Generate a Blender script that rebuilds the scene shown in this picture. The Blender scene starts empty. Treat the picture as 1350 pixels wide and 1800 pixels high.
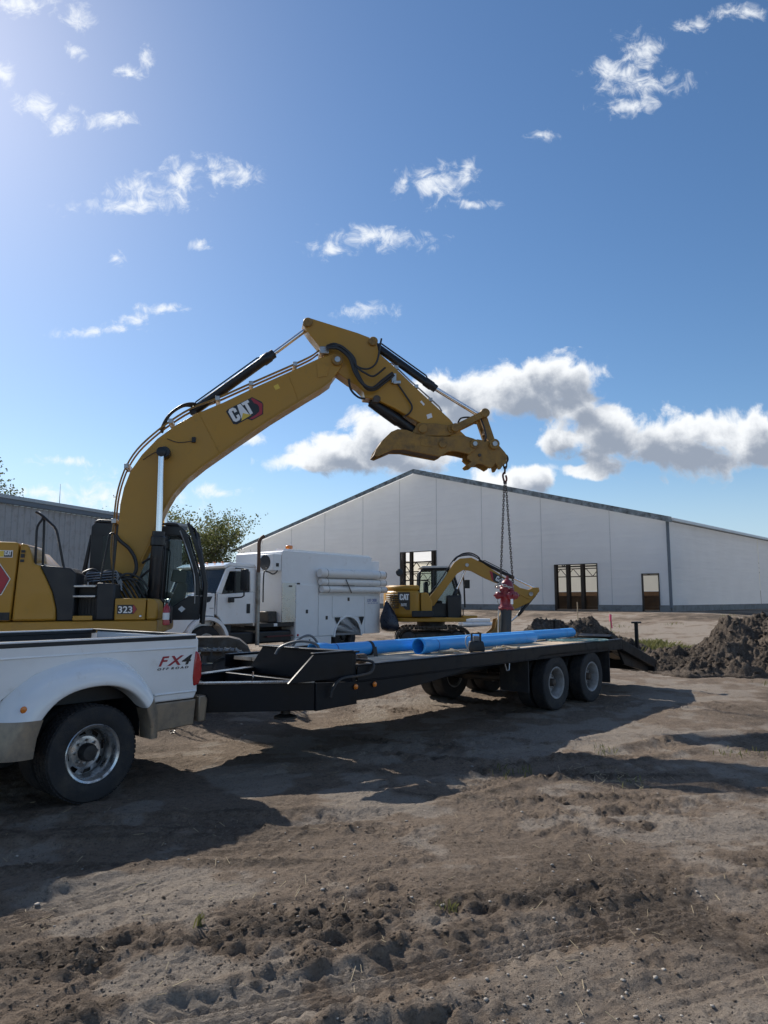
import bpy, bmesh, math, random
import numpy as np
from mathutils import Vector, Matrix
R = math.radians
random.seed(7)
SC = bpy.context.scene
COL = SC.collection

# ------------------------------------------------------------------ camera
cam_d = bpy.data.cameras.new('camera')
cam = bpy.data.objects.new('camera', cam_d)
COL.objects.link(cam)
cam.location = (0, 0, 1.70)
cam.rotation_euler = (R(90 + 6.93), 0, 0)
cam_d.sensor_fit = 'HORIZONTAL'
cam_d.sensor_width = 36.0
cam_d.lens = 33.33
cam_d.clip_start = 0.05
cam_d.clip_end = 4000
SC.camera = cam

# ------------------------------------------------------------------ sun, sky, exposure
SUN_AZ, SUN_EL = R(-39.0), R(36.5)          # measured from +Y towards +X
SKY_STRENGTH = 0.10
SUN_STRENGTH = 4.2
EXPOSURE = 0.38
sd = Vector((math.sin(SUN_AZ) * math.cos(SUN_EL), math.cos(SUN_AZ) * math.cos(SUN_EL), math.sin(SUN_EL)))
sun_d = bpy.data.lights.new('sun', 'SUN')
sun_d.energy = SUN_STRENGTH
sun_d.angle = R(0.53)
sun_d.color = (1.0, 0.93, 0.83)
sun = bpy.data.objects.new('sun', sun_d)
COL.objects.link(sun)
sun.location = (-30, 40, 40)
sun.rotation_euler = (-sd).to_track_quat('-Z', 'Y').to_euler()

world = bpy.data.worlds.new('World')
SC.world = world
world.cycles.sampling_method = 'MANUAL'
world.cycles.sample_map_resolution = 256
world.use_nodes = True
wt = world.node_tree
wt.nodes.clear()
WN, WL = wt.nodes, wt.links


def wn(kind, **kw):
    n = WN.new(kind)
    for k, v in kw.items():
        setattr(n, k, v)
    return n


def wmath(op, a, b=None, c=None, clamp=False):
    n = wn('ShaderNodeMath', operation=op, use_clamp=clamp)
    for i, v in enumerate((a, b, c)):
        if v is None:
            continue
        if isinstance(v, (int, float)):
            n.inputs[i].default_value = v
        else:
            WL.new(v, n.inputs[i])
    return n.outputs[0]


def wramp(val, lo, hi, smooth=True):
    n = wn('ShaderNodeMapRange', interpolation_type='SMOOTHSTEP' if smooth else 'LINEAR')
    n.inputs['From Min'].default_value = lo
    n.inputs['From Max'].default_value = hi
    WL.new(val, n.inputs['Value'])
    return n.outputs['Result']


def wmix(fac, a, b):
    n = wn('ShaderNodeMix', data_type='RGBA')
    WL.new(fac, n.inputs['Factor']) if not isinstance(fac, float) else setattr(n.inputs['Factor'], 'default_value', fac)
    for s, v in ((n.inputs[6], a), (n.inputs[7], b)):
        if isinstance(v, tuple):
            s.default_value = v
        else:
            WL.new(v, s)
    return n.outputs[2]


sky = wn('ShaderNodeTexSky', sky_type='NISHITA')
sky.sun_disc = False
sky.sun_elevation = SUN_EL
sky.sun_rotation = SUN_AZ
sky.altitude = 200
sky.air_density = 1.0
sky.dust_density = 0.36
sky.ozone_density = 3.0
hsv = wn('ShaderNodeHueSaturation')
hsv.inputs['Hue'].default_value = 0.500
hsv.inputs['Saturation'].default_value = 1.14
hsv.inputs['Value'].default_value = 0.92
WL.new(sky.outputs[0], hsv.inputs['Color'])

# clouds: directions (x/y, z/y) with half-widths, each cloud edge broken up by fractal noise
tc = wn('ShaderNodeTexCoord')
sep = wn('ShaderNodeSeparateXYZ')
WL.new(tc.outputs['Generated'], sep.inputs[0])
yy = wmath('MAXIMUM', sep.outputs['Y'], 0.02)
comb = wn('ShaderNodeCombineXYZ')
WL.new(wmath('DIVIDE', sep.outputs['X'], yy), comb.inputs[0])
WL.new(wmath('DIVIDE', sep.outputs['Z'], yy), comb.inputs[1])
uv = comb.outputs[0]


def wnoise(vec, scale, detail, rough, dist=0.0, out='Fac'):
    n = wn('ShaderNodeTexNoise')
    WL.new(vec, n.inputs['Vector'])
    n.inputs['Scale'].default_value = scale
    n.inputs['Detail'].default_value = detail
    n.inputs['Roughness'].default_value = rough
    n.inputs['Distortion'].default_value = dist
    return n.outputs[out]


def wvec(op, a, b):
    n = wn('ShaderNodeVectorMath', operation=op)
    for i, v in enumerate((a, b)):
        if isinstance(v, tuple):
            n.inputs[i].default_value = v
        elif v is not None:
            WL.new(v, n.inputs[i])
    return n.outputs['Value'] if op in ('LENGTH', 'DOT_PRODUCT', 'DISTANCE') else n.outputs['Vector']


warp = wvec('MULTIPLY', wvec('SUBTRACT', wnoise(uv, 9.0, 3, 0.6, out='Color'), (0.5, 0.5, 0.5)), (0.055, 0.04, 0.0))
uvw = wvec('ADD', uv, warp)

BIG = [(0.119, 0.287, 0.0822, 0.0439, 0), (0.189, 0.296, 0.074, 0.0423, 0), (0.256, 0.314, 0.0759, 0.0425, 0),
       (0.275, 0.275, 0.0394, 0.0354, 0), (0.078, 0.308, 0.0371, 0.0272, 0), (0.395, 0.22, 0.1631, 0.0432, 4),
       (0.323, 0.237, 0.098, 0.0401, 0), (0.522, 0.224, 0.0612, 0.0499, 0), (0.453, 0.237, 0.0899, 0.0376, 0),
       (0.261, 0.227, 0.0449, 0.0216, 0), (-0.008, 0.224, 0.0612, 0.0416, 0), (-0.045, 0.204, 0.0936, 0.0265, -8),
       (0.041, 0.204, 0.0488, 0.0331, 0), (-0.069, 0.216, 0.0408, 0.0183, 0), (-0.093, 0.195, 0.065, 0.0149, 0),
       (0.215, 0.175, 0.0446, 0.023, 0), (0.158, 0.162, 0.0486, 0.0246, 0), (0.284, 0.177, 0.0325, 0.0132, 0)]
SMALL = [(-0.305, 0.628, 0.045, 0.022, 0), (-0.36, 0.602, 0.055, 0.025, 0), (-0.227, 0.633, 0.0411, 0.0201, -8), (-0.366, 0.584, 0.068, 0.0163, 6),
         (-0.527, 0.745, 0.03, 0.017, 0), (-0.48, 0.722, 0.028, 0.018, 0), (-0.41, 0.717, 0.0276, 0.013, -30), (0.077, 0.615, 0.041, 0.0237, 8),
         (0.129, 0.628, 0.0103, 0.0219, 0), (0.021, 0.613, 0.0119, 0.0091, 0), (-0.006, 0.53, 0.0659, 0.0161, 4),
         (-0.084, 0.514, 0.0287, 0.0107, -5), (-0.025, 0.417, 0.0401, 0.0096, -4), (0.40, 0.835, 0.028, 0.026, 0), (0.362, 0.80, 0.034, 0.022, 0),
         (0.4, 0.778, 0.0574, 0.0189, 10), (0.372, 0.741, 0.0364, 0.0141, 8), (0.479, 0.882, 0.0264, 0.0116, 20),
         (0.549, 0.899, 0.03, 0.0116, 10), (0.241, 0.699, 0.0207, 0.0074, 20), (-0.471, 0.897, 0.0194, 0.0194, 0),
         (-0.569, 0.911, 0.0529, 0.0175, 0), (-0.386, 0.797, 0.0174, 0.0114, -20), (-0.481, 0.837, 0.014, 0.0115, 0),
         (-0.361, 0.826, 0.0105, 0.0191, -20), (-0.398, 0.499, 0.0118, 0.008, 0), (-0.326, 0.422, 0.0334, 0.0078, -4),
         (-0.42, 0.389, 0.0516, 0.0078, -3), (-0.363, 0.407, 0.02, 0.0104, 0), (-0.463, 0.193, 0.0358, 0.0066, -5),
         (-0.4, 0.146, 0.0606, 0.0245, 6), (-0.339, 0.138, 0.0484, 0.0212, 0), (-0.584, 0.797, 0.0157, 0.0209, 0),
         (-0.275, 0.523, 0.0118, 0.0062, 0), (-0.142, 0.191, 0.0293, 0.0107, 0), (-0.238, 0.146, 0.0323, 0.0082, -5),
         (0.132, 0.58, 0.0298, 0.0072, 0), (-0.497, 0.15, 0.0404, 0.0074, 0), (-0.2, 0.228, 0.0286, 0.0075, 0)]


def blobs(lst, vec, grow):
    cur = None
    for u, v, rx, ry, rot in lst:
        m = wn('ShaderNodeVectorMath', operation='MULTIPLY_ADD')
        WL.new(vec, m.inputs[0])
        m.inputs[1].default_value = (1 / (rx * grow), 1 / (ry * grow), 0)
        m.inputs[2].default_value = (-u / (rx * grow), -v / (ry * grow), 0)
        ln = wvec('LENGTH', m.outputs[0], None)
        cur = ln if cur is None else wmath('MINIMUM', cur, ln)
    return wmath('SUBTRACT', 1.0, cur)


# scattered clouds over the unseen rest of the sky, thickened to add fill
zc = wmath('ADD', wmath('MAXIMUM', sep.outputs['Z'], 0.0), 0.25)
comb2 = wn('ShaderNodeCombineXYZ')
WL.new(wmath('DIVIDE', sep.outputs['X'], zc), comb2.inputs[0])
WL.new(wmath('DIVIDE', sep.outputs['Y'], zc), comb2.inputs[1])
gen = wnoise(comb2.outputs[0], 2.6, 6, 0.6, 0.2)
a_fill = wmath('MULTIPLY', wramp(gen, 0.53, 0.66), wramp(sep.outputs['Z'], 0.0, 0.12))
CLOUD_WHITE = (7.6, 7.8, 8.0, 1)
CLOUD_THIN = (7.6, 7.9, 8.2, 1)
CLOUD_GREY = (2.5, 2.9, 3.6, 1)


def small_alpha(lst):
    d = wmath('ADD', blobs(lst, uvw, 1.45), wmath('MULTIPLY', wmath('SUBTRACT', wnoise(uv, 34.0, 8, 0.66, 0.6), 0.5), 3.4))
    return wmath('MULTIPLY', wramp(d, 0.02, 1.35), 0.90)


def background(col):
    b = wn('ShaderNodeBackground')
    b.inputs['Strength'].default_value = SKY_STRENGTH
    WL.new(col, b.inputs['Color'])
    return b.outputs[0]


def mixsh(fac, a, b):
    n = wn('ShaderNodeMixShader')
    WL.new(fac, n.inputs[0])
    WL.new(a, n.inputs[1])
    WL.new(b, n.inputs[2])
    return n.outputs[0]


# pale haze low over the horizon, the same all round
sky_col = wmix(wmath('MULTIPLY', wramp(sep.outputs['Z'], 0.20, -0.02), 0.85), hsv.outputs[0], (3.9, 5.2, 6.6, 1))
# low in the sky: heaped clouds, backlit: thin edges glow, thick middles turn grey
fb = blobs(BIG, uvw, 1.18)
nb = wmath('SUBTRACT', wnoise(uv, 15.0, 9, 0.60, 0.3), 0.5)
db = wmath('ADD', fb, wmath('MULTIPLY', nb, 2.3))
# sunlit tops, grey undersides: look a little way towards the sun for more cloud
fb2 = blobs(BIG, wvec('ADD', uvw, (-0.008, 0.024, 0.0)), 1.12)
shade = wramp(wmath('ADD', wmath('ADD', fb2, wmath('MULTIPLY', nb, 1.5)), wmath('MULTIPLY', wmath('SUBTRACT', wnoise(uv, 30.0, 6, 0.62), 0.5), 0.8)), -0.05, 0.85)
low_col = wmix(small_alpha([b for b in SMALL if b[1] < 0.36]), sky_col, CLOUD_THIN)
low_col = wmix(wramp(db, 0.06, 0.46), low_col, wmix(shade, CLOUD_WHITE, CLOUD_GREY))
up_col = wmix(small_alpha([b for b in SMALL if b[1] >= 0.36]), sky_col, CLOUD_THIN)
out_col = wmix(a_fill, sky_col, (8.0, 8.2, 8.5, 1))
vv = wmath('DIVIDE', sep.outputs['Z'], yy)
au = wmath('ABSOLUTE', wmath('DIVIDE', sep.outputs['X'], yy))
is_low = wmath('LESS_THAN', vv, 0.365)
inside = wmath('MULTIPLY', wmath('MULTIPLY', wmath('GREATER_THAN', sep.outputs['Y'], 0.25), wmath('LESS_THAN', vv, 0.97)),
               wmath('MULTIPLY', wmath('LESS_THAN', au, 0.64), wmath('GREATER_THAN', sep.outputs['Z'], 0.0)))
surf = mixsh(inside, background(out_col), mixsh(is_low, background(up_col), background(low_col)))
wo = wn('ShaderNodeOutputWorld')
WL.new(surf, wo.inputs['Surface'])

vs = SC.view_settings
vs.view_transform = 'Standard'
vs.look = 'None'
vs.exposure = EXPOSURE
vs.gamma = 1.0
vs.use_curve_mapping = False
SC.cycles.use_denoising = True
SC.cycles.max_bounces = 6
SC.cycles.diffuse_bounces = 3
SC.cycles.glossy_bounces = 3
SC.cycles.transmission_bounces = 6
SC.cycles.transparent_max_bounces = 10
SC.cycles.sample_clamp_indirect = 8.0

# ------------------------------------------------------------------ helpers
def frame_axes(d):
    d = Vector(d).normalized()
    up = Vector((0, 0, 1)) if abs(d.z) < 0.95 else Vector((1, 0, 0))
    s = d.cross(up).normalized()
    return s, s.cross(d).normalized()


class MB:
    """collects shapes and links them as one mesh object"""
    org = (0.0, 0.0, 0.0)                      # base of the thing being built
    swing = None                               # turns image-fitted coordinates into the thing's own axes
    yref = None                                # which image fit

    def __init__(self):
        self.v, self.f = [], []

    def add(self, vs, fs):
        k = len(self.v)
        self.v += [tuple(p) for p in vs]
        self.f += [tuple(i + k for i in f) for f in fs]
        return self

    def box(self, x0, x1, y0, y1, z0, z1):
        vs = [(x0, y0, z0), (x1, y0, z0), (x1, y1, z0), (x0, y1, z0), (x0, y0, z1), (x1, y0, z1), (x1, y1, z1), (x0, y1, z1)]
        return self.add(vs, [(0, 3, 2, 1), (4, 5, 6, 7), (0, 1, 5, 4), (1, 2, 6, 5), (2, 3, 7, 6), (3, 0, 4, 7)])

    def bar(self, p0, p1, w, h, up=None):
        """square bar from p0 to p1"""
        p0, p1 = Vector(p0), Vector(p1)
        s, u = frame_axes(p1 - p0)
        s, u = s * w / 2, u * h / 2
        vs = [p + a * s + b * u for p in (p0, p1) for a, b in ((-1, -1), (1, -1), (1, 1), (-1, 1))]
        return self.add(vs, [(0, 1, 2, 3), (7, 6, 5, 4), (0, 4, 5, 1), (1, 5, 6, 2), (2, 6, 7, 3), (3, 7, 4, 0)])

    def prism(self, pts, y0, y1):
        """outline in x,z pushed from y0 to y1"""
        a = sum(pts[i][0] * pts[(i + 1) % len(pts)][1] - pts[(i + 1) % len(pts)][0] * pts[i][1] for i in range(len(pts)))
        if a < 0:
            pts = pts[::-1]
        n = len(pts)
        vs = [(x, y0, z) for x, z in pts] + [(x, y1, z) for x, z in pts]
        fs = [tuple(range(n)), tuple(range(2 * n - 1, n - 1, -1))]
        fs += [(i, i + n, (i + 1) % n + n, (i + 1) % n) for i in range(n)]
        return self.add(vs, fs)

    def slab(self, pts, z0, z1):
        """outline in x,y pushed from z0 to z1"""
        a = sum(pts[i][0] * pts[(i + 1) % len(pts)][1] - pts[(i + 1) % len(pts)][0] * pts[i][1] for i in range(len(pts)))
        if a < 0:
            pts = pts[::-1]
        n = len(pts)
        vs = [(x, y, z0) for x, y in pts] + [(x, y, z1) for x, y in pts]
        fs = [tuple(range(n - 1, -1, -1)), tuple(range(n, 2 * n))]
        fs += [(i, (i + 1) % n, (i + 1) % n + n, i + n) for i in range(n)]
        return self.add(vs, fs)

    def tube(self, path, r, n=8, closed=False, caps=True):
        P = [Vector(p) for p in path]
        m = len(P)
        rr = r if isinstance(r, (list, tuple)) else [r] * m
        vs, fs = [], []
        prev = None
        for i, p in enumerate(P):
            if closed:
                d = P[(i + 1) % m] - P[i - 1]
            else:
                d = P[min(i + 1, m - 1)] - P[max(i - 1, 0)]
            d = d.normalized()
            if prev is None:
                s, u = frame_axes(d)
            else:
                s = (prev - d * prev.dot(d))
                s = s.normalized() if s.length > 1e-6 else frame_axes(d)[0]
                u = s.cross(d).normalized()
            prev = s
            for k in range(n):
                t = 2 * math.pi * k / n
                vs.append(p + (s * math.cos(t) + u * math.sin(t)) * rr[i])
        for i in range(m if closed else m - 1):
            j = (i + 1) % m
            for k in range(n):
                l = (k + 1) % n
                fs.append((i * n + k, i * n + l, j * n + l, j * n + k))
        if caps and not closed:
            fs.append(tuple(range(n - 1, -1, -1)))
            fs.append(tuple((m - 1) * n + k for k in range(n)))
        return self.add(vs, fs)

    def cyl(self, p0, p1, r, r1=None, n=16):
        return self.tube([p0, p1], [r, r if r1 is None else r1], n)

    def lathe(self, prof, o=(0, 0, 0), axis=(0, 0, 1), n=24, caps=True):
        """profile of (radius, height) turned round an axis through o"""
        o, ax = Vector(o), Vector(axis).normalized()
        s, u = frame_axes(ax)
        vs, fs = [], []
        for r, h in prof:
            for k in range(n):
                t = 2 * math.pi * k / n
                vs.append(o + ax * h + (s * math.cos(t) + u * math.sin(t)) * r)
        m = len(prof)
        for i in range(m - 1):
            for k in range(n):
                l = (k + 1) % n
                fs.append((i * n + k, i * n + l, (i + 1) * n + l, (i + 1) * n + k))
        if caps and prof[0][0] > 1e-5:
            fs.append(tuple(range(n - 1, -1, -1)))
        if caps and prof[-1][0] > 1e-5:
            fs.append(tuple((m - 1) * n + k for k in range(n)))
        return self.add(vs, fs)

    def loft(self, rings, caps=True):
        n = len(rings[0])
        vs = [p for r in rings for p in r]
        fs = []
        for i in range(len(rings) - 1):
            for k in range(n):
                l = (k + 1) % n
                fs.append((i * n + k, i * n + l, (i + 1) * n + l, (i + 1) * n + k))
        if caps:
            fs.append(tuple(range(n - 1, -1, -1)))
            fs.append(tuple((len(rings) - 1) * n + k for k in range(n)))
        return self.add(vs, fs)

    def mesh(self, name, material=None, smooth=38):
        me = bpy.data.meshes.new(name)
        ox, oy, oz = MB.org
        if MB.swing:
            yr = min(p[1] for p in self.v)
            vs = [MB.swing(x, y, z, yr) for x, y, z in self.v]
        else:
            vs = [(x - ox, y - oy, z - oz) for x, y, z in self.v]
        me.from_pydata(vs, [], self.f)
        bm = bmesh.new()
        bm.from_mesh(me)
        bmesh.ops.recalc_face_normals(bm, faces=bm.faces)
        bm.to_mesh(me)
        bm.free()
        if smooth:
            me.polygons.foreach_set('use_smooth', [True] * len(me.polygons))
            me.set_sharp_from_angle(angle=R(smooth))
        if material:
            me.materials.append(material)
        return me

    def build(self, name, material=None, parent=None, bevel=0.0, seg=2, smooth=38):
        return link(name, self.mesh(name, material, smooth), parent, bevel, seg)


def link(name, me, parent=None, bevel=0.0, seg=2):
    o = bpy.data.objects.new(name, me)
    COL.objects.link(o)
    o.parent = parent
    if bevel:
        b = o.modifiers.new('bevel', 'BEVEL')
        b.width = bevel
        b.segments = seg
        b.limit_method = 'ANGLE'
        b.angle_limit = R(38)
    return o


def tag(o, label, cat, group=None):
    o['label'] = label
    o['category'] = cat
    if group:
        o['group'] = group
    return o


def thing(name, label, cat, loc=(0, 0, 0), rz=0.0, group=None):
    o = bpy.data.objects.new(name, None)
    COL.objects.link(o)
    o.location = loc
    o.rotation_euler = (0, 0, rz)
    o.empty_display_size = 0.3
    return tag(o, label, cat, group)


def copy_tree(o, parent=None):
    c = o.copy()
    COL.objects.link(c)
    c.parent = parent
    for ch in [x for x in bpy.data.objects if x.parent == o]:
        copy_tree(ch, c)
    return c


def spline(pts, k=6):
    """smooth path through points"""
    P = [Vector(p) for p in pts]
    out = []
    for i in range(len(P) - 1):
        a, b, c, d = P[max(i - 1, 0)], P[i], P[i + 1], P[min(i + 2, len(P) - 1)]
        for j in range(k):
            t = j / k
            out.append(0.5 * ((2 * b) + (c - a) * t + (2 * a - 5 * b + 4 * c - d) * t * t + (3 * b - a - 3 * c + d) * t ** 3))
    out.append(P[-1])
    return out


# ------------------------------------------------------------------ materials
MATS = {}


def mat(name, col, rough=0.5, metal=0.0, var=0.12, scale=5.0, bump=0.0, bscale=40.0, coat=0.0, dirt=None, dirt_amt=0.35,
        dirt_scale=3.0, spec=0.5, rvar=0.12, trans=None, detail=5):
    m = bpy.data.materials.new(name)
    m.use_nodes = True
    nt = m.node_tree
    N, L = nt.nodes, nt.links
    p = N['Principled BSDF']
    tcn = N.new('ShaderNodeTexCoord')

    def noise(sc, det=5, rg=0.6):
        n = N.new('ShaderNodeTexNoise')
        n.inputs['Scale'].default_value = sc
        n.inputs['Detail'].default_value = det
        n.inputs['Roughness'].default_value = rg
        L.new(tcn.outputs['Object'], n.inputs['Vector'])
        return n.outputs['Fac']

    def rmp(v, a, b, lo=0.0, hi=1.0):
        n = N.new('ShaderNodeMapRange')
        n.inputs['From Min'].default_value = a
        n.inputs['From Max'].default_value = b
        n.inputs['To Min'].default_value = lo
        n.inputs['To Max'].default_value = hi
        L.new(v, n.inputs['Value'])
        return n.outputs['Result']

    def mix(f, a, b):
        n = N.new('ShaderNodeMix')
        n.data_type = 'RGBA'
        L.new(f, n.inputs['Factor'])
        for s, v in ((n.inputs[6], a), (n.inputs[7], b)):
            if isinstance(v, tuple):
                s.default_value = v
            else:
                L.new(v, s)
        return n.outputs[2]

    lo = tuple(c * (1 - var) for c in col) + (1,)
    hi = tuple(min(1, c * (1 + var)) for c in col) + (1,)
    nz = noise(scale, detail)
    c = mix(rmp(nz, 0.3, 0.7), lo, hi)
    rv = rmp(nz, 0.3, 0.7, max(0, rough - rvar), min(1, rough + rvar))
    if dirt:
        d = noise(dirt_scale, 8, 0.68)
        df = rmp(d, 0.62 - dirt_amt * 0.4, 0.9 - dirt_amt * 0.4)
        c = mix(df, c, tuple(dirt) + (1,))
        n = N.new('ShaderNodeMix')
        L.new(df, n.inputs['Factor'])
        L.new(rv, n.inputs[2])
        n.inputs[3].default_value = 0.9
        rv = n.outputs[0]
    L.new(c, p.inputs['Base Color'])
    L.new(rv, p.inputs['Roughness'])
    p.inputs['Metallic'].default_value = metal
    p.inputs['Specular IOR Level'].default_value = spec
    p.inputs['Coat Weight'].default_value = coat
    p.inputs['Coat Roughness'].default_value = 0.06
    if bump:
        b = N.new('ShaderNodeBump')
        b.inputs['Strength'].default_value = bump
        b.inputs['Distance'].default_value = 0.02
        L.new(noise(bscale, 4), b.inputs['Height'])
        L.new(b.outputs[0], p.inputs['Normal'])
    if trans is not None:                       # thin cloth or leaf: part of the light goes through
        t = N.new('ShaderNodeBsdfTranslucent')
        L.new(c, t.inputs['Color'])
        ms = N.new('ShaderNodeMixShader')
        ms.inputs[0].default_value = trans
        L.new(p.outputs[0], ms.inputs[1])
        L.new(t.outputs[0], ms.inputs[2])
        L.new(ms.outputs[0], N['Material Output'].inputs['Surface'])
    MATS[name] = m
    return m


def glass_mat(name, tint=(0.75, 0.82, 0.82), amount=0.75):
    m = bpy.data.materials.new(name)
    m.use_nodes = True
    N, L = m.node_tree.nodes, m.node_tree.links
    p = N['Principled BSDF']
    p.inputs['Base Color'].default_value = (0.02, 0.025, 0.03, 1)
    p.inputs['Roughness'].default_value = 0.04
    t = N.new('ShaderNodeBsdfTransparent')
    t.inputs['Color'].default_value = tint + (1,)
    ms = N.new('ShaderNodeMixShader')
    ms.inputs[0].default_value = amount
    L.new(p.outputs[0], ms.inputs[1])
    L.new(t.outputs[0], ms.inputs[2])
    L.new(ms.outputs[0], N['Material Output'].inputs['Surface'])
    return m


MUD = (0.16, 0.13, 0.105)
yellow = mat('machine_yellow', (0.43, 0.228, 0.030), 0.44, var=0.05, scale=2.5, dirt=(0.20, 0.14, 0.07), dirt_amt=0.06, dirt_scale=5, coat=0.12, spec=0.35)
yellow_worn = mat('worn_yellow', (0.29, 0.16, 0.032), 0.55, var=0.22, scale=5, dirt=(0.13, 0.09, 0.05), dirt_amt=0.34, dirt_scale=6, bump=0.15)
worn_steel = mat('worn_steel', (0.10, 0.085, 0.075), 0.55, metal=0.5, var=0.35, scale=7, dirt=(0.13, 0.09, 0.06), dirt_amt=0.6, bump=0.3)
black_paint = mat('black_paint', (0.008, 0.009, 0.012), 0.38, var=0.25, scale=4, dirt=(0.05, 0.043, 0.036), dirt_amt=0.16)
trailer_black = mat('trailer_black', (0.006, 0.007, 0.010), 0.42, var=0.3, scale=3, dirt=(0.028, 0.024, 0.021), dirt_amt=0.2, dirt_scale=6, bump=0.04, spec=0.28)
black_plastic = mat('black_plastic', (0.013, 0.015, 0.018), 0.5, var=0.2, bump=0.08, bscale=120)
rubber = mat('tyre_rubber', (0.022, 0.022, 0.024), 0.78, var=0.3, scale=9, dirt=(0.065, 0.055, 0.046), dirt_amt=0.36, dirt_scale=7, bump=0.25, bscale=90)
hose_rubber = mat('hose_rubber', (0.02, 0.02, 0.022), 0.45, var=0.2)
chrome = mat('chrome_rod', (0.78, 0.78, 0.80), 0.12, metal=1.0, var=0.03, rvar=0.05)
steel = mat('bare_steel', (0.42, 0.42, 0.42), 0.38, metal=0.9, var=0.2, scale=12, dirt=(0.16, 0.12, 0.09), dirt_amt=0.25)
alloy = mat('wheel_alloy', (0.62, 0.62, 0.62), 0.26, metal=0.95, var=0.12, scale=9, dirt=(0.16, 0.135, 0.11), dirt_amt=0.40, dirt_scale=8)
dark_steel = mat('dark_steel', (0.05, 0.05, 0.052), 0.5, metal=0.6, var=0.3, scale=6, dirt=MUD, dirt_amt=0.4)
track_steel = mat('track_steel', (0.13, 0.12, 0.11), 0.45, metal=0.7, var=0.3, scale=8, dirt=(0.15, 0.12, 0.095), dirt_amt=0.62, dirt_scale=5, bump=0.3)
white_paint = mat('white_truck_paint', (0.87, 0.87, 0.86), 0.22, var=0.03, scale=3, coat=0.7, dirt=(0.62, 0.59, 0.54), dirt_amt=0.16, dirt_scale=7, rvar=0.05)
tan_paint = mat('tan_truck_paint', (0.30, 0.235, 0.165), 0.33, metal=0.25, var=0.08, scale=4, coat=0.4, dirt=(0.19, 0.155, 0.125), dirt_amt=0.5, dirt_scale=5)
body_white = mat('service_body_white', (0.82, 0.83, 0.83), 0.40, var=0.03, scale=2.5, dirt=(0.55, 0.52, 0.47), dirt_amt=0.03)
red_lens = mat('red_lens', (0.42, 0.012, 0.02), 0.16, var=0.15, scale=30, coat=0.7)
amber_lens = mat('amber_lens', (0.75, 0.20, 0.015), 0.18, var=0.1, coat=0.5)
white_tube = mat('white_plastic_tube', (0.80, 0.79, 0.76), 0.35, var=0.03, scale=4, dirt=(0.55, 0.52, 0.47), dirt_amt=0.05)
cab_glass = glass_mat('cab_glass', (0.88, 0.93, 0.92), 0.88)
dark_glass = glass_mat('dark_glass', (0.35, 0.42, 0.44), 0.45)
decal_white = mat('decal_white', (0.80, 0.80, 0.79), 0.4, var=0.03)
decal_black = mat('decal_black', (0.012, 0.012, 0.014), 0.4, var=0.1)
decal_red = mat('decal_red', (0.36, 0.02, 0.035), 0.4, var=0.08)
decal_gold = mat('decal_gold', (0.72, 0.50, 0.06), 0.4, var=0.08)
decal_blue = mat('decal_blue', (0.05, 0.09, 0.33), 0.4, var=0.1)


# ------------------------------------------------------------------ lettering
def text_mesh(s, size, bold=0.0, shear=0.0, xscale=1.0, depth=0.002):
    cu = bpy.data.curves.new('lettering', 'FONT')
    cu.body = s
    cu.size = size
    cu.offset = bold * size
    cu.shear = shear
    cu.extrude = depth
    cu.align_x = 'LEFT'
    cu.resolution_u = 3
    ob = bpy.data.objects.new('lettering', cu)
    COL.objects.link(ob)
    dg = bpy.context.evaluated_depsgraph_get()
    me = bpy.data.meshes.new_from_object(ob.evaluated_get(dg))
    bpy.data.objects.remove(ob)
    bpy.data.curves.remove(cu)
    if xscale != 1.0:
        me.transform(Matrix.Diagonal((xscale, 1, 1, 1)))
    me.materials.clear()
    return me


def lettering(s, size, material, parent, loc, rot=(R(90), 0, 0), bold=0.0, shear=0.0, xscale=1.0, name='lettering', depth=0.002):
    me = text_mesh(s, size, bold, shear, xscale, depth)
    me.materials.append(material)
    o = link(name, me, parent)
    o.location = MB.swing(loc[0], loc[1], loc[2], loc[1]) if MB.swing else Vector(loc) - Vector(MB.org)
    o.rotation_euler = rot
    return o


# heavy block capitals drawn as outlines, one unit high
def cat_letters(mb, x0, z0, h, y0, y1, shear=0.0, rot=0.0):
    C = [(0.14, 0), (0.40, 0), (0.54, 0.14), (0.54, 0.40), (0.34, 0.40), (0.34, 0.20), (0.22, 0.20), (0.22, 0.80), (0.34, 0.80), (0.34, 0.62),
         (0.54, 0.62), (0.54, 0.86), (0.40, 1), (0.14, 1), (0, 0.86), (0, 0.14)]
    A1 = [(0.56, 0), (0.75, 0), (0.79, 0.24), (0.92, 0.24), (0.96, 0), (1.16, 0), (0.98, 1), (0.74, 1)]
    T = [(1.20, 0), (1.41, 0), (1.41, 0.80), (1.56, 0.80), (1.56, 1), (1.04, 1), (1.07, 0.80), (1.20, 0.80)]
    c, s = math.cos(rot), math.sin(rot)
    for L_ in (C, A1, T):
        pts = []
        for x, z in L_:
            x, z = (x + shear * z) * h, z * h
            pts.append((x0 + x * c - z * s, z0 + x * s + z * c))
        mb.prism(pts, y0, y1)
    # the opening of the A
    return mb

# ------------------------------------------------------------------ ground
RNG = np.random.default_rng(11)
TBL = RNG.random((256, 256)).astype(np.float32)


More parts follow.
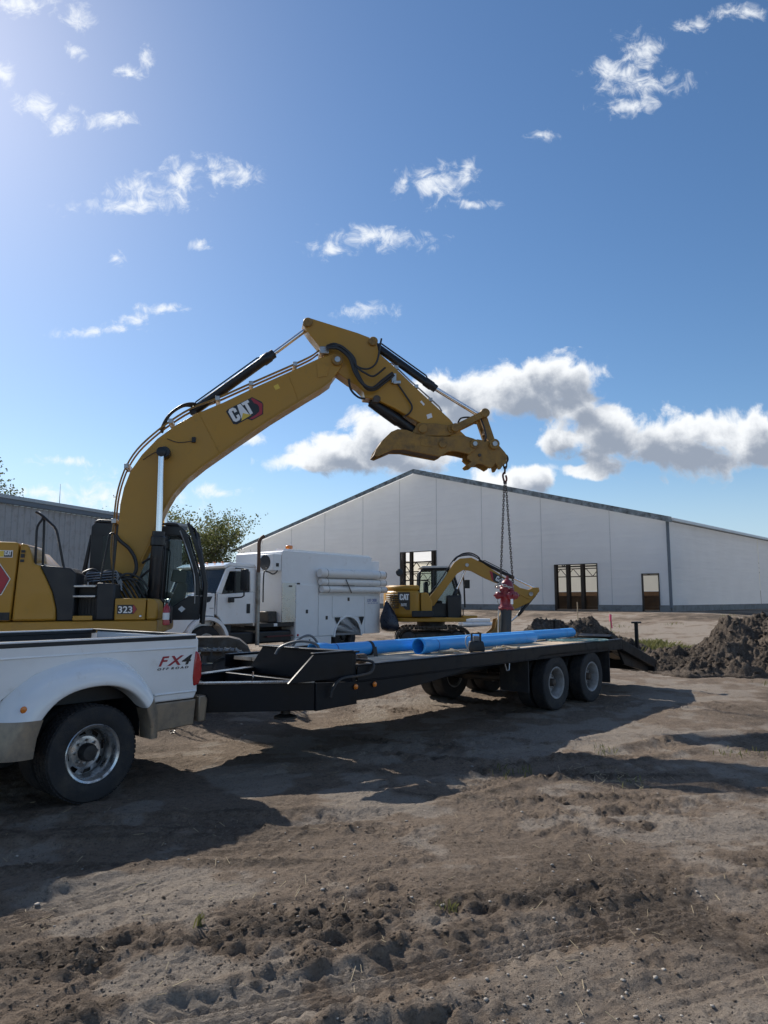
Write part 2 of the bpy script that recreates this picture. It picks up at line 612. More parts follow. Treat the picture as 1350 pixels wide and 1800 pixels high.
def vnoise(x, y, s=0):
    x = np.asarray(x, np.float64) + 37.7 * s
    y = np.asarray(y, np.float64) - 19.3 * s
    ix, iy = np.floor(x).astype(np.int64), np.floor(y).astype(np.int64)
    fx, fy = x - ix, y - iy
    fx, fy = fx * fx * fx * (fx * (fx * 6 - 15) + 10), fy * fy * fy * (fy * (fy * 6 - 15) + 10)
    a, b = TBL[ix & 255, iy & 255], TBL[(ix + 1) & 255, iy & 255]
    c, d = TBL[ix & 255, (iy + 1) & 255], TBL[(ix + 1) & 255, (iy + 1) & 255]
    return (a * (1 - fx) + b * fx) * (1 - fy) + (c * (1 - fx) + d * fx) * fy - 0.5


def fbm(x, y, freq, octv, s=0, gain=0.5):
    z, amp = 0, 1.0
    for k in range(octv):
        c, sn = math.cos(0.7 * k), math.sin(0.7 * k)
        z = z + amp * vnoise((x * c - y * sn) * freq, (x * sn + y * c) * freq, s + k * 3 + 1)
        freq *= 2.03
        amp *= gain
    return z


def sstep(a, b, x):
    t = np.clip((x - a) / (b - a), 0, 1)
    return t * t * (3 - 2 * t)


# the barn stands on a raised pad
BC = (16.0, 40.0)                              # barn corner nearest the camera
BG = (-math.sin(R(47)), math.cos(R(47)))       # along the gable, away to the left
BS = (math.cos(R(47)), math.sin(R(47)))        # along the side wall, away to the right
PAD_Z = 0.96


def line_info(x, y, pts):
    """distance across a polyline (signed) and distance along it"""
    best = np.full(x.shape, 1e9)
    along = np.zeros(x.shape)
    acc = 0.0
    for (ax, ay), (bx, by) in zip(pts[:-1], pts[1:]):
        dx, dy = bx - ax, by - ay
        ln = math.hypot(dx, dy)
        t = np.clip(((x - ax) * dx + (y - ay) * dy) / (ln * ln), 0, 1)
        ex, ey = x - ax - t * dx, y - ay - t * dy
        d = np.hypot(ex, ey)
        side = np.sign(dx * ey - dy * ex)
        m = d < np.abs(best)
        best = np.where(m, d * side, best)
        along = np.where(m, acc + t * ln, along)
        acc += ln
    return best, along


BAND = [(-5, 2.9), (-1.78, 3.5), (-0.8, 3.85), (-0.2, 3.95), (0.39, 4.14), (1.07, 4.37), (2.37, 4.63), (6, 5.4)]
TREAD = [(-1.2, 2.9), (-0.06, 3.4), (0.34, 3.6), (0.95, 3.86), (1.5, 4.06), (2.6, 4.5), (6, 5.6)]
TREAD_2 = [(-2.6, 2.2), (-0.4, 2.75), (0.7, 3.05), (1.7, 3.45), (2.8, 3.85), (6, 4.9)]
TREAD_3 = [(-3.0, 5.6), (-0.9, 5.75), (0.4, 5.95), (1.9, 6.3), (3.6, 6.9), (7, 8.3)]
RUT_B = [(-4, 2.9), (-2.04, 4.0), (-1.43, 4.45), (-1.0, 5.0), (-0.3, 5.9), (1.2, 7.2), (4, 9.0), (9, 11.5)]
RUT_C = [(-3.2, 4.9), (-0.1, 5.2), (0.88, 5.13), (1.7, 5.25), (2.83, 5.49), (7, 7.0)]
RUT_D = [(-6, 11.2), (-1.5, 8.9), (1.0, 8.2), (3.5, 8.6), (6, 10.2), (12, 14)]
RUT_E = [(-6, 9.6), (-2.0, 7.6), (0.8, 6.7), (3.5, 6.9), (7, 8.6), (13, 12.5)]


PALE = [(-0.15, 3.55, 0.5), (-0.3, 8.9, 1.3), (-1.3, 7.1, 0.55), (-1.24, 4.37, 0.5), (2.0, 4.2, 0.45), (1.4, 3.2, 0.7), (-0.7, 3.2, 0.4), (2.6, 8.9, 1.2), (0.6, 3.3, 0.5), (1.0, 11.5, 2.0),
        (5.5, 13.5, 2.2), (-0.3, 6.2, 0.5), (3.2, 6.0, 0.7), (0.2, 27, 9), (10, 30, 8)]


def terrain(x, y):
    """height of the soil and how moist it is (0 dry, 1 wet)"""
    q = np.maximum(-(x - BC[0]) * BS[0] - (y - BC[1]) * BS[1], (x - BC[0]) * -BG[0] + (y - BC[1]) * -BG[1])
    z = PAD_Z * (1 - sstep(1.5, 17.0, q))
    near = 1 - sstep(18, 45, y)
    z = z + near * (0.03 * fbm(x, y, 0.22, 2, 3) + 0.014 * fbm(x, y, 1.1, 3, 5))
    rough = np.clip(0.25 + 1.8 * fbm(x, y, 0.6, 4, 9, 0.6), 0.04, 0.85)
    wet = np.clip(0.25 + 1.5 * fbm(x, y, 0.4, 3, 21), 0, 1)
    d, s = line_info(x, y, BAND)
    band = np.exp(-(d / (0.20 + 0.12 * vnoise(s * 2.1, s * 0.0, 4))) ** 2)
    rough = rough + 0.38 * band
    wet = np.maximum(wet, 0.6 * band)
    z = z + 0.02 * band
    # tyre tracks with lugs
    lane = np.zeros(x.shape)
    for pts, wdt, dep, lug in ((TREAD, 0.19, 0.026, 0.024), (RUT_B, 0.22, 0.022, 0.012), (RUT_C, 0.24, 0.020, 0.012),
                               (RUT_D, 0.28, 0.010, 0.006), (RUT_E, 0.28, 0.010, 0.006),
                               (TREAD_2, 0.19, 0.022, 0.020), (TREAD_3, 0.16, 0.024, 0.020)):
        d, s = line_info(x, y, pts)
        fade = np.clip(0.75 + 1.3 * vnoise(s * 0.9, 0 * s, 7), 0, 1)
        inside = 1 - sstep(wdt * 0.75, wdt * 1.05, np.abs(d))
        rim = np.exp(-((np.abs(d) - wdt * 1.25) / 0.07) ** 2)
        lugs = 0.5 + 0.5 * np.sin((s + 0.5 * np.abs(d)) * 2 * math.pi / 0.115 + 1.5 * np.sign(d))
        groove = np.cos(d * 2 * math.pi / 0.055)
        z = z - fade * dep * inside + fade * dep * 0.9 * rim * (0.6 + 0.8 * vnoise(s * 6, d * 6, 8) + 0.3)
        edge = inside * (np.abs(d) > wdt * 0.5)
        z = z + fade * lug * lugs * edge + fade * 0.011 * groove * inside * (np.abs(d) < wdt * 0.5)
        rough = rough * (1 - 0.92 * inside * fade) + 0.35 * rim * fade
        lane = np.maximum(lane, inside * fade)
        wet = np.maximum(wet, 0.6 * rim * fade)
    # pale dried-out patches
    pale = np.zeros(x.shape)
    for px, py, pr in PALE:
        pale = np.maximum(pale, np.exp(-(((x - px) / pr) ** 2 + ((y - py) / (pr * 0.9)) ** 2)))
    pale = np.clip(pale * 1.5 + 2.4 * fbm(x, y, 2.2, 4, 71, 0.6) - 0.35, 0, 1)
    wet = wet - 0.9 * pale
    rough = rough * (1 - 0.5 * pale)
    # broad scrape marks from machine tracks, running away to the right
    t = x * math.cos(R(22)) + y * math.sin(R(22))
    c = -x * math.sin(R(22)) + y * math.cos(R(22))
    c = c + 0.25 * fbm(x, y, 0.5, 2, 31)
    z = z + near * 0.030 * fbm(t * 0.25, c * 3.0, 1.0, 5, 33, 0.6)
    # crumbs and clods
    n1 = fbm(x, y, 9.0, 4, 12, 0.6)
    n2 = np.abs(fbm(x, y, 5.0, 3, 15, 0.6))
    n3 = np.abs(fbm(x, y, 13.0, 3, 19, 0.65))
    calm = 1 - 0.85 * lane
    z = z + near * rough * (0.035 * n1 + 0.05 * (0.22 - n2)) + near * calm * (0.009 + 0.016 * rough) * fbm(x, y, 20.0, 2, 17) + near * calm * (0.006 + 0.028 * rough) * (0.25 - n3)
    return z, np.clip(wet + 0.5 * n2 * rough, -1, 1), rough


def axis_coords(lo, hi, dense, step, grow):
    pos = [0.0]
    while pos[-1] < hi:
        pos.append(pos[-1] + max(step, (pos[-1] - dense) * grow + step))
    neg = [0.0]
    while neg[-1] > lo:
        neg.append(neg[-1] - max(step, (-neg[-1] - dense) * grow + step))
    return np.array(neg[:0:-1] + pos)


gx = axis_coords(-2200, 2200, 3.2, 0.027, 0.018)
gy = [1.9]
while gy[-1] < 3000:
    gy.append(gy[-1] + max(0.019, 0.0062 * gy[-1]) * (1 if gy[-1] < 60 else 12))
gy = np.array([-2200.0, -600, -200, -60, -20, -6, -2, 0, 1.0, 1.5] + gy)
GX, GY = np.meshgrid(gx, gy)
GZ, GW, GR = (a.reshape(GX.shape) for a in terrain(GX, GY))


def sample(x, y):
    """height, moisture and roughness read off the ground sheet"""
    x, y = np.atleast_1d(np.asarray(x, float)), np.atleast_1d(np.asarray(y, float))
    i = np.clip(np.searchsorted(gx, x) - 1, 0, len(gx) - 2)
    j = np.clip(np.searchsorted(gy, y) - 1, 0, len(gy) - 2)
    fx, fy = (x - gx[i]) / (gx[i + 1] - gx[i]), (y - gy[j]) / (gy[j + 1] - gy[j])
    out = []
    for A in (GZ, GW, GR):
        out.append((A[j, i] * (1 - fx) + A[j, i + 1] * fx) * (1 - fy) + (A[j + 1, i] * (1 - fx) + A[j + 1, i + 1] * fx) * fy)
    return out


def ground_z(x, y):
    return float(sample(x, y)[0][0])



def grid_mesh(name, X, Y, Z, wet, material):
    ny, nx = X.shape
    me = bpy.data.meshes.new(name)
    n = nx * ny
    me.vertices.add(n)
    me.vertices.foreach_set('co', np.stack([X.ravel(), Y.ravel(), Z.ravel()], 1).astype(np.float32).ravel())
    i = np.arange(n).reshape(ny, nx)
    f = np.stack([i[:-1, :-1], i[:-1, 1:], i[1:, 1:], i[1:, :-1]], -1).reshape(-1, 4)
    me.loops.add(f.size)
    me.loops.foreach_set('vertex_index', f.ravel().astype(np.int32))
    me.polygons.add(len(f))
    me.polygons.foreach_set('loop_start', np.arange(0, f.size, 4, dtype=np.int32))
    me.polygons.foreach_set('use_smooth', np.ones(len(f), bool))
    me.update(calc_edges=True)
    at = me.attributes.new('moist', 'FLOAT', 'POINT')
    at.data.foreach_set('value', wet.astype(np.float32).ravel())
    me.materials.append(material)
    return me


def soil_mat(name, dry, damp, dark, bump=0.9, pale=0.5):
    m = bpy.data.materials.new(name)
    m.use_nodes = True
    N, L = m.node_tree.nodes, m.node_tree.links
    p = N['Principled BSDF']
    t = N.new('ShaderNodeTexCoord')

    def noise(sc, det, rg=0.6, dist=0.0):
        n = N.new('ShaderNodeTexNoise')
        n.inputs['Scale'].default_value = sc
        n.inputs['Detail'].default_value = det
        n.inputs['Roughness'].default_value = rg
        n.inputs['Distortion'].default_value = dist
        L.new(t.outputs['Object'], n.inputs['Vector'])
        return n.outputs['Fac']

    def rmp(v, a, b, lo=0.0, hi=1.0):
        n = N.new('ShaderNodeMapRange')
        for k, q in zip(('From Min', 'From Max', 'To Min', 'To Max'), (a, b, lo, hi)):
            n.inputs[k].default_value = q
        L.new(v, n.inputs['Value'])
        return n.outputs['Result']

    def mix(f, a, b):
        n = N.new('ShaderNodeMix')
        n.data_type = 'RGBA'
        L.new(f, n.inputs['Factor'])
        for s, v in ((n.inputs[6], a), (n.inputs[7], b)):
            if isinstance(v, tuple):
                s.default_value = v + (1,)
            else:
                L.new(v, s)
        return n.outputs[2]

    def mth(op, a, b):
        n = N.new('ShaderNodeMath')
        n.operation = op
        for k, v in enumerate((a, b)):
            if isinstance(v, (int, float)):
                n.inputs[k].default_value = v
            else:
                L.new(v, n.inputs[k])
        return n.outputs[0]
    at = N.new('ShaderNodeAttribute')
    at.attribute_name = 'moist'
    big = noise(0.9, 6, 0.65, 0.4)
    mid = noise(7.0, 6, 0.65)
    crumb = noise(24.0, 5, 0.72)
    fine = noise(60.0, 5, 0.7)
    grit = noise(230.0, 3, 0.7)
    w = mth('ADD', at.outputs['Fac'], mth('MULTIPLY', mth('SUBTRACT', mid, 0.5), 0.7))
    c = mix(rmp(w, 0.1, 0.55), dry, damp)
    c = mix(rmp(w, 0.5, 1.0), c, dark)
    c = mix(rmp(w, 0.02, -0.5), c, (0.36, 0.305, 0.25))
    palef = mth('MULTIPLY', rmp(big, 0.56, 0.70), rmp(mid, 0.42, 0.62))
    c = mix(mth('MULTIPLY', palef, pale), c, (0.34, 0.29, 0.24))
    c = mix(rmp(fine, 0.54, 0.72, 0.0, 0.6), c, (0.34, 0.28, 0.22))
    c = mix(rmp(fine, 0.46, 0.28, 0.0, 0.7), c, (0.050, 0.039, 0.031))
    c = mix(rmp(crumb, 0.52, 0.66, 0.0, 0.55), c, (0.31, 0.25, 0.195))
    c = mix(rmp(crumb, 0.46, 0.32, 0.0, 0.5), c, (0.046, 0.036, 0.029))
    c = mix(rmp(grit, 0.66, 0.76, 0.0, 0.6), c, (0.36, 0.33, 0.29))
    L.new(c, p.inputs['Base Color'])
    p.inputs['Roughness'].default_value = 0.92
    p.inputs['Specular IOR Level'].default_value = 0.25
    b1 = N.new('ShaderNodeBump')
    b1.inputs['Strength'].default_value = bump
    b1.inputs['Distance'].default_value = 0.055
    L.new(noise(38.0, 7, 0.7), b1.inputs['Height'])
    b2 = N.new('ShaderNodeBump')
    b2.inputs['Strength'].default_value = bump * 0.8
    b2.inputs['Distance'].default_value = 0.012
    L.new(noise(160.0, 4, 0.7), b2.inputs['Height'])
    L.new(b1.outputs[0], b2.inputs['Normal'])
    L.new(b2.outputs[0], p.inputs['Normal'])
    return m


soil = soil_mat('soil', (0.250, 0.190, 0.140), (0.165, 0.124, 0.090), (0.080, 0.061, 0.047), 1.0, 0.5)
fresh_soil = soil_mat('fresh_soil', (0.085, 0.068, 0.055), (0.058, 0.047, 0.039), (0.036, 0.030, 0.026), 0.9, 0.12)
grey_soil = soil_mat('grey_soil', (0.115, 0.088, 0.067), (0.078, 0.060, 0.046), (0.044, 0.034, 0.027), 0.9, 0.12)

g = link('ground', grid_mesh('ground', GX, GY, GZ, GW, soil))
g['kind'] = 'structure'


def lumps(name, pts, sizes, material, wet, parent=None, squash=0.7, seed=3, octa=False):
    """many small broken clods in one mesh"""
    rg = np.random.default_rng(seed)
    t = (1 + 5 ** 0.5) / 2
    iv = np.array([(-1, t, 0), (1, t, 0), (-1, -t, 0), (1, -t, 0), (0, -1, t), (0, 1, t), (0, -1, -t), (0, 1, -t), (t, 0, -1), (t, 0, 1), (-t, 0, -1), (-t, 0, 1)]) / 1.9
    fi = np.array([(0, 11, 5), (0, 5, 1), (0, 1, 7), (0, 7, 10), (0, 10, 11), (1, 5, 9), (5, 11, 4), (11, 10, 2), (10, 7, 6), (7, 1, 8),
                   (3, 9, 4), (3, 4, 2), (3, 2, 6), (3, 6, 8), (3, 8, 9), (4, 9, 5), (2, 4, 11), (6, 2, 10), (8, 6, 7), (9, 8, 1)])
    if octa:
        iv = np.array([(1, 0, 0), (0, 1, 0), (-1, 0, 0), (0, -1, 0), (0, 0, 1), (0, 0, -1.0)])
        fi = np.array([(0, 1, 4), (1, 2, 4), (2, 3, 4), (3, 0, 4), (1, 0, 5), (2, 1, 5), (3, 2, 5), (0, 3, 5)])
    n, nv = len(pts), len(iv)
    V = iv[None] * rg.uniform(0.62, 1.3, (n, nv, 1))
    V = V * rg.uniform((0.7, 0.7, 0.5), (1.35, 1.35, 1.0), (n, 3))[:, None, :]
    a = rg.uniform(0, 2 * math.pi, n)
    c, s = np.cos(a)[:, None], np.sin(a)[:, None]
    V = np.stack([V[:, :, 0] * c - V[:, :, 1] * s, V[:, :, 0] * s + V[:, :, 1] * c, V[:, :, 2] * squash], -1)
    V = V * np.asarray(sizes)[:, None, None] + np.asarray(pts)[:, None, :]
    Fc = (fi[None] + (np.arange(n) * nv)[:, None, None]).reshape(-1, 3)
    me = bpy.data.meshes.new(name)
    me.vertices.add(n * nv)
    me.vertices.foreach_set('co', V.astype(np.float32).ravel())
    me.loops.add(Fc.size)
    me.loops.foreach_set('vertex_index', Fc.ravel().astype(np.int32))
    me.polygons.add(len(Fc))
    me.polygons.foreach_set('loop_start', np.arange(0, Fc.size, 3, dtype=np.int32))
    me.update(calc_edges=True)
    at = me.attributes.new('moist', 'FLOAT', 'POINT')
    at.data.foreach_set('value', np.repeat(np.asarray(wet, np.float32), nv))
    me.materials.append(material)
    o = link(name, me, parent)
    o['kind'] = 'stuff'
    return o


def scatter_clods():
    rg = np.random.default_rng(5)
    n = 150000
    y = 2.3 * (16 / 2.3) ** rg.random(n)
    x = (rg.random(n) * 2 - 1) * (0.62 * y + 0.5)
    z, w, r = sample(x, y)
    keep = rg.random(n) < np.clip(0.03 + 0.30 * (r - 0.35) ** 2 * (r > 0.35), 0, 0.3)
    x, y, z, w, r = x[keep], y[keep], z[keep], w[keep], r[keep]
    sz = 0.003 + 0.010 * rg.random(len(x)) ** 4.0 * (0.5 + r) + 0.024 * (rg.random(len(x)) > 0.992) * rg.random(len(x))
    o = lumps('soil_clods', np.stack([x, y, z + sz * 0.25], 1), sz, soil, np.clip(w * 0.9 + rg.uniform(-0.2, 0.2, len(x)), 0, 1))
    o['label'] = 'loose clods of soil strewn over the tracked ground'
    o['category'] = 'clods'
    # fine crumbs lying everywhere
    n = 46000
    y = 2.3 * (11 / 2.3) ** rg.random(n)
    x = (rg.random(n) * 2 - 1) * (0.60 * y + 0.4)
    z, w, r = sample(x, y)
    k = rg.random(n) < np.clip(0.15 + 1.6 * r, 0, 1)
    x, y, z, w = x[k], y[k], z[k], w[k]
    n = len(x)
    sz = 0.002 + 0.0065 * rg.random(n) ** 4
    o = lumps('soil_crumbs', np.stack([x, y, z + sz * 0.3], 1), sz, soil, np.clip(w + rg.uniform(-0.9, 0.3, n), -1, 1), squash=0.55, seed=13, octa=True)
    o['label'] = 'fine crumbs of soil lying all over the ground'
    o['category'] = 'crumbs'
    # pale pebbles and dried crumbs
    n = 2600
    y = 2.4 * (12 / 2.4) ** (rg.random(n) ** 1.3)
    x = (rg.random(n) * 2 - 1) * (0.62 * y + 0.4)
    m = fbm(x, y, 0.8, 3, 51) + 0.25 * (x > 0.2) * (y < 3.6)
    k = rg.random(n) < np.clip(0.12 + 1.3 * m, 0.02, 1)
    x, y = x[k], y[k]
    z, w, r = sample(x, y)
    sz = 0.004 + 0.012 * rg.random(len(x)) ** 3
    pm = mat('pale_stone', (0.37, 0.335, 0.29), 0.85, var=0.3, scale=30, bump=0.3, bscale=120)
    o = lumps('pale_pebbles', np.stack([x, y, z + sz * 0.3], 1), sz, pm, np.zeros(len(x)), squash=0.6, seed=9)
    o['label'] = 'small pale stones and dry crumbs on the soil'
    o['category'] = 'pebbles'
    return


scatter_clods()


def dry_straw():
    rg = np.random.default_rng(8)
    mb = MB()
    n = 420
    for i in range(n):
        y = 2.5 * (13 / 2.5) ** rg.random()
        x = (rg.random() * 2 - 1) * (0.6 * y + 0.3)
        if i < 70:
            x, y = 2.15 + rg.normal(0, 0.30), 7.0 + rg.normal(0, 0.18)
        z = ground_z(x, y)
        a, l = rg.uniform(0, math.pi), rg.uniform(0.02, 0.08) * (1.7 if i < 70 else 1)
        dz = rg.uniform(-0.1, 0.35) * l
        w = rg.uniform(0.0012, 0.0028)
        mb.bar((x, y, z + 0.006), (x + l * math.cos(a), y + l * math.sin(a), z + 0.008 + dz), w, w)
    o = mb.build('dry_straw', mat('straw', (0.46, 0.37, 0.23), 0.8, var=0.3, scale=20), smooth=0)
    o['kind'] = 'stuff'
    o['label'] = 'scattered bits of dry straw on the soil'
    o['category'] = 'straw'


dry_straw()


def weeds():
    rg = np.random.default_rng(18)
    vs, fs = [], []
    spots = [(1.26, 7.39, 0.10, 30, 0.07), (3.86, 8.1, 0.14, 30, 0.06), (4.25, 8.15, 0.1, 20, 0.06), (0.35, 4.09, 0.03, 18, 0.05), (-0.95, 3.87, 0.02, 8, 0.08),
             (2.5, 8.3, 0.1, 26, 0.07), (2.35, 6.95, 0.08, 16, 0.06), (7.7, 14.3, 0.2, 30, 0.09)]
    for k in range(46):
        spots.append((rg.uniform(7.2, 9.6), rg.uniform(22.5, 25.5), 0.22, 60, 0.26))
    for k in range(40):
        spots.append((rg.uniform(4.4, 6.4), rg.uniform(24.0, 27), 0.25, 70, 0.32))
    for k in range(14):
        spots.append((rg.uniform(-9, 18), rg.uniform(29, 34), 0.3, 30, 0.12))
    for cx, cy, sp, n, h in spots:
        for i in range(n):
            x, y = cx + rg.normal(0, sp), cy + rg.normal(0, sp)
            if i % 6 == 0 or i == 0:
                z = ground_z(x, y)
            a, l = rg.uniform(0, 2 * math.pi), h * rg.uniform(0.5, 1.3)
            lean = rg.uniform(0.15, 0.8)
            w = 0.05 * l + 0.002
            ca, sa = math.cos(a), math.sin(a)
            k0 = len(vs)
            vs += [(x - sa * w, y + ca * w, z - 0.01), (x + sa * w, y - ca * w, z - 0.01),
                   (x + ca * lean * l * 0.5 + sa * w * 0.8, y + sa * lean * l * 0.5 - ca * w * 0.8, z + l * 0.62),
                   (x + ca * lean * l, y + sa * lean * l, z + l * 0.9)]
            fs += [(k0, k0 + 1, k0 + 2), (k0, k0 + 2, k0 + 3)]
    mb = MB()
    mb.add(vs, fs)
    me = bpy.data.meshes.new('weeds')
    me.from_pydata(vs, [], fs)
    me.materials.append(mat('weed_leaf', (0.17, 0.17, 0.06), 0.7, var=0.35, scale=6, trans=0.35))
    o = link('weeds', me)
    o['kind'] = 'stuff'
    o['label'] = 'sparse green weeds growing out of the bare soil'
    o['category'] = 'weeds'


weeds()


def dirt_pile(name, label, cx, cy, lobes, material, n, span, seed, clods):
    """a heap of dug soil: lobes are (x, y, height, radius) round the centre"""
    ax = np.linspace(-span, span, n)
    X, Y = np.meshgrid(ax, ax)
    wx, wy = cx + X, cy + Y

    def height(X, Y):
        wx, wy = cx + X, cy + Y
        h = np.zeros(X.shape)
        for lx, ly, lh, lr in lobes:
            d = np.hypot(X - lx, Y - ly) / lr
            d = d + 0.28 * fbm(wx, wy, 0.9, 3, seed)
            h = np.maximum(h, lh * np.clip(1 - d, 0, 1) ** 0.85)
        m = sstep(0.0, 0.25, h)
        h = h + m * (0.34 * fbm(wx, wy, 1.3, 3, seed + 4, 0.5) - 0.13 * np.abs(fbm(wx, wy, 4.5, 4, seed + 7, 0.7)) + 0.03)
        h = h + m * 0.11 * fbm(wx, wy, 9, 3, seed + 9, 0.7)
        return np.where(h > 0.0, h, 0)
    h = height(X, Y)
    gz = sample(wx.ravel(), wy.ravel())[0].reshape(X.shape)
    Z = np.where(h > 0.015, gz + h, gz - 0.10)
    wet = np.clip(0.45 + 1.2 * fbm(wx, wy, 1.3, 3, seed + 2), 0, 1)
    o = link(name, grid_mesh(name, wx, wy, Z, wet.ravel(), material))
    tag(o, label, 'dirt pile')
    rg = np.random.default_rng(seed)
    px, py = rg.uniform(-span, span, clods), rg.uniform(-span, span, clods)
    ph = height(px, py)
    px2, py2 = px * 1.0, py * 1.0
    k = (ph > 0.03)
    px, py, ph = px[k], py[k], ph[k]
    z, _, _ = sample(cx + px, cy + py)
    sz = 0.010 + 0.055 * rg.random(len(px)) ** 4.5
    c = lumps('clods', np.stack([cx + px, cy + py, z + ph + sz * 0.15], 1), sz, material, rg.uniform(0.1, 0.9, len(px)), o, 0.8, seed)
    return o


dirt_pile('dirt_pile', 'big grey brown heap of dug soil behind the trailer ramp', 9.6, 17.6,
          [(0.3, 0.0, 1.55, 2.9), (2.3, 0.4, 1.9, 3.1), (-1.3, -0.3, 0.85, 2.1), (1.4, -1.3, 1.0, 2.2), (4.0, 0.6, 1.7, 3.0), (-2.2, 0.7, 0.55, 1.7)],
          grey_soil, 300, 4.6, 61, 9000)
dirt_pile('dirt_pile', 'smaller dark fresh heap of soil beyond the blue pipes', 6.0, 23.2,
          [(-0.3, 0, 1.15, 1.8), (0.7, 0.2, 1.0, 1.5), (-1.1, 0.1, 0.7, 1.2), (1.4, 0, 0.4, 1.2)], fresh_soil, 130, 2.7, 83, 2200)

# ------------------------------------------------------------------ barn of white sheeting on a steel frame
def membrane_mat():
    m = mat('white_sheeting', (0.85, 0.875, 0.90), 0.6, var=0.03, scale=0.6, trans=0.58)
    N, L = m.node_tree.nodes, m.node_tree.links
    t = [n for n in N if n.type == 'TEX_COORD'][0]
    mp = N.new('ShaderNodeMapping')
    mp.inputs['Scale'].default_value = (0.25, 0.25, 2.6)
    L.new(t.outputs['Object'], mp.inputs['Vector'])
    nz = N.new('ShaderNodeTexNoise')
    nz.inputs['Scale'].default_value = 1.1
    nz.inputs['Detail'].default_value = 6
    L.new(mp.outputs[0], nz.inputs['Vector'])
    b = N.new('ShaderNodeBump')
    b.inputs['Strength'].default_value = 0.45
    b.inputs['Distance'].default_value = 0.12
    L.new(nz.outputs['Fac'], b.inputs['Height'])
    for n in N:
        if n.type in ('BSDF_PRINCIPLED', 'BSDF_TRANSLUCENT'):
            L.new(b.outputs[0], n.inputs['Normal'])
    return m


sheeting = membrane_mat()
roof_sheet = mat('roof_sheeting', (0.86, 0.86, 0.84), 0.5, var=0.04, scale=0.5, trans=0.6)
fascia_m = mat('weathered_fascia', (0.30, 0.325, 0.32), 0.55, metal=0.2, var=0.4, scale=2.2, dirt=(0.10, 0.105, 0.10), dirt_amt=0.5, dirt_scale=3.5)
concrete = mat('concrete', (0.26, 0.25, 0.235), 0.85, var=0.2, scale=1.5, bump=0.2, dirt=(0.13, 0.11, 0.09), dirt_amt=0.4)
inner_steel = mat('brown_steel', (0.055, 0.042, 0.032), 0.6, metal=0.2, var=0.2)
board_m = mat('brown_boards', (0.115, 0.062, 0.028), 0.7, var=0.35, scale=1.4, bump=0.2)
trim_grey = mat('grey_trim', (0.16, 0.18, 0.20), 0.5, metal=0.3, var=0.12)

seam_m = mat('seam_tape', (0.62, 0.64, 0.66), 0.6, var=0.06)
barn = thing('barn', 'large white barn of sheeting with a low gable and empty doorways', 'barn', (BC[0], BC[1], PAD_Z), R(-43))
BX0, BPK, BEAVE, BPEAK, BD = -41.0, -18.44, 5.22, 10.16, 34.0


def roof_z(x):
    return BEAVE + (BPEAK - BEAVE) * ((x / BPK) if x > BPK else (x - BX0) / (BPK - BX0))


SEAMS = [BX0, -37.2, -33.0, -28.67, -24.17, -20.23, -16.65, -12.68, -8.07, -3.42, 0.0]
DOORS = [(-20.19, -16.69, 4.2), (-7.2, -4.3, 2.85), (-1.60, -0.58, 2.16)]
CURB = 0.36


def sheet(pts):
    """stretched cloth: one thin surface"""
    return MB().add(pts, [tuple(range(len(pts)))])


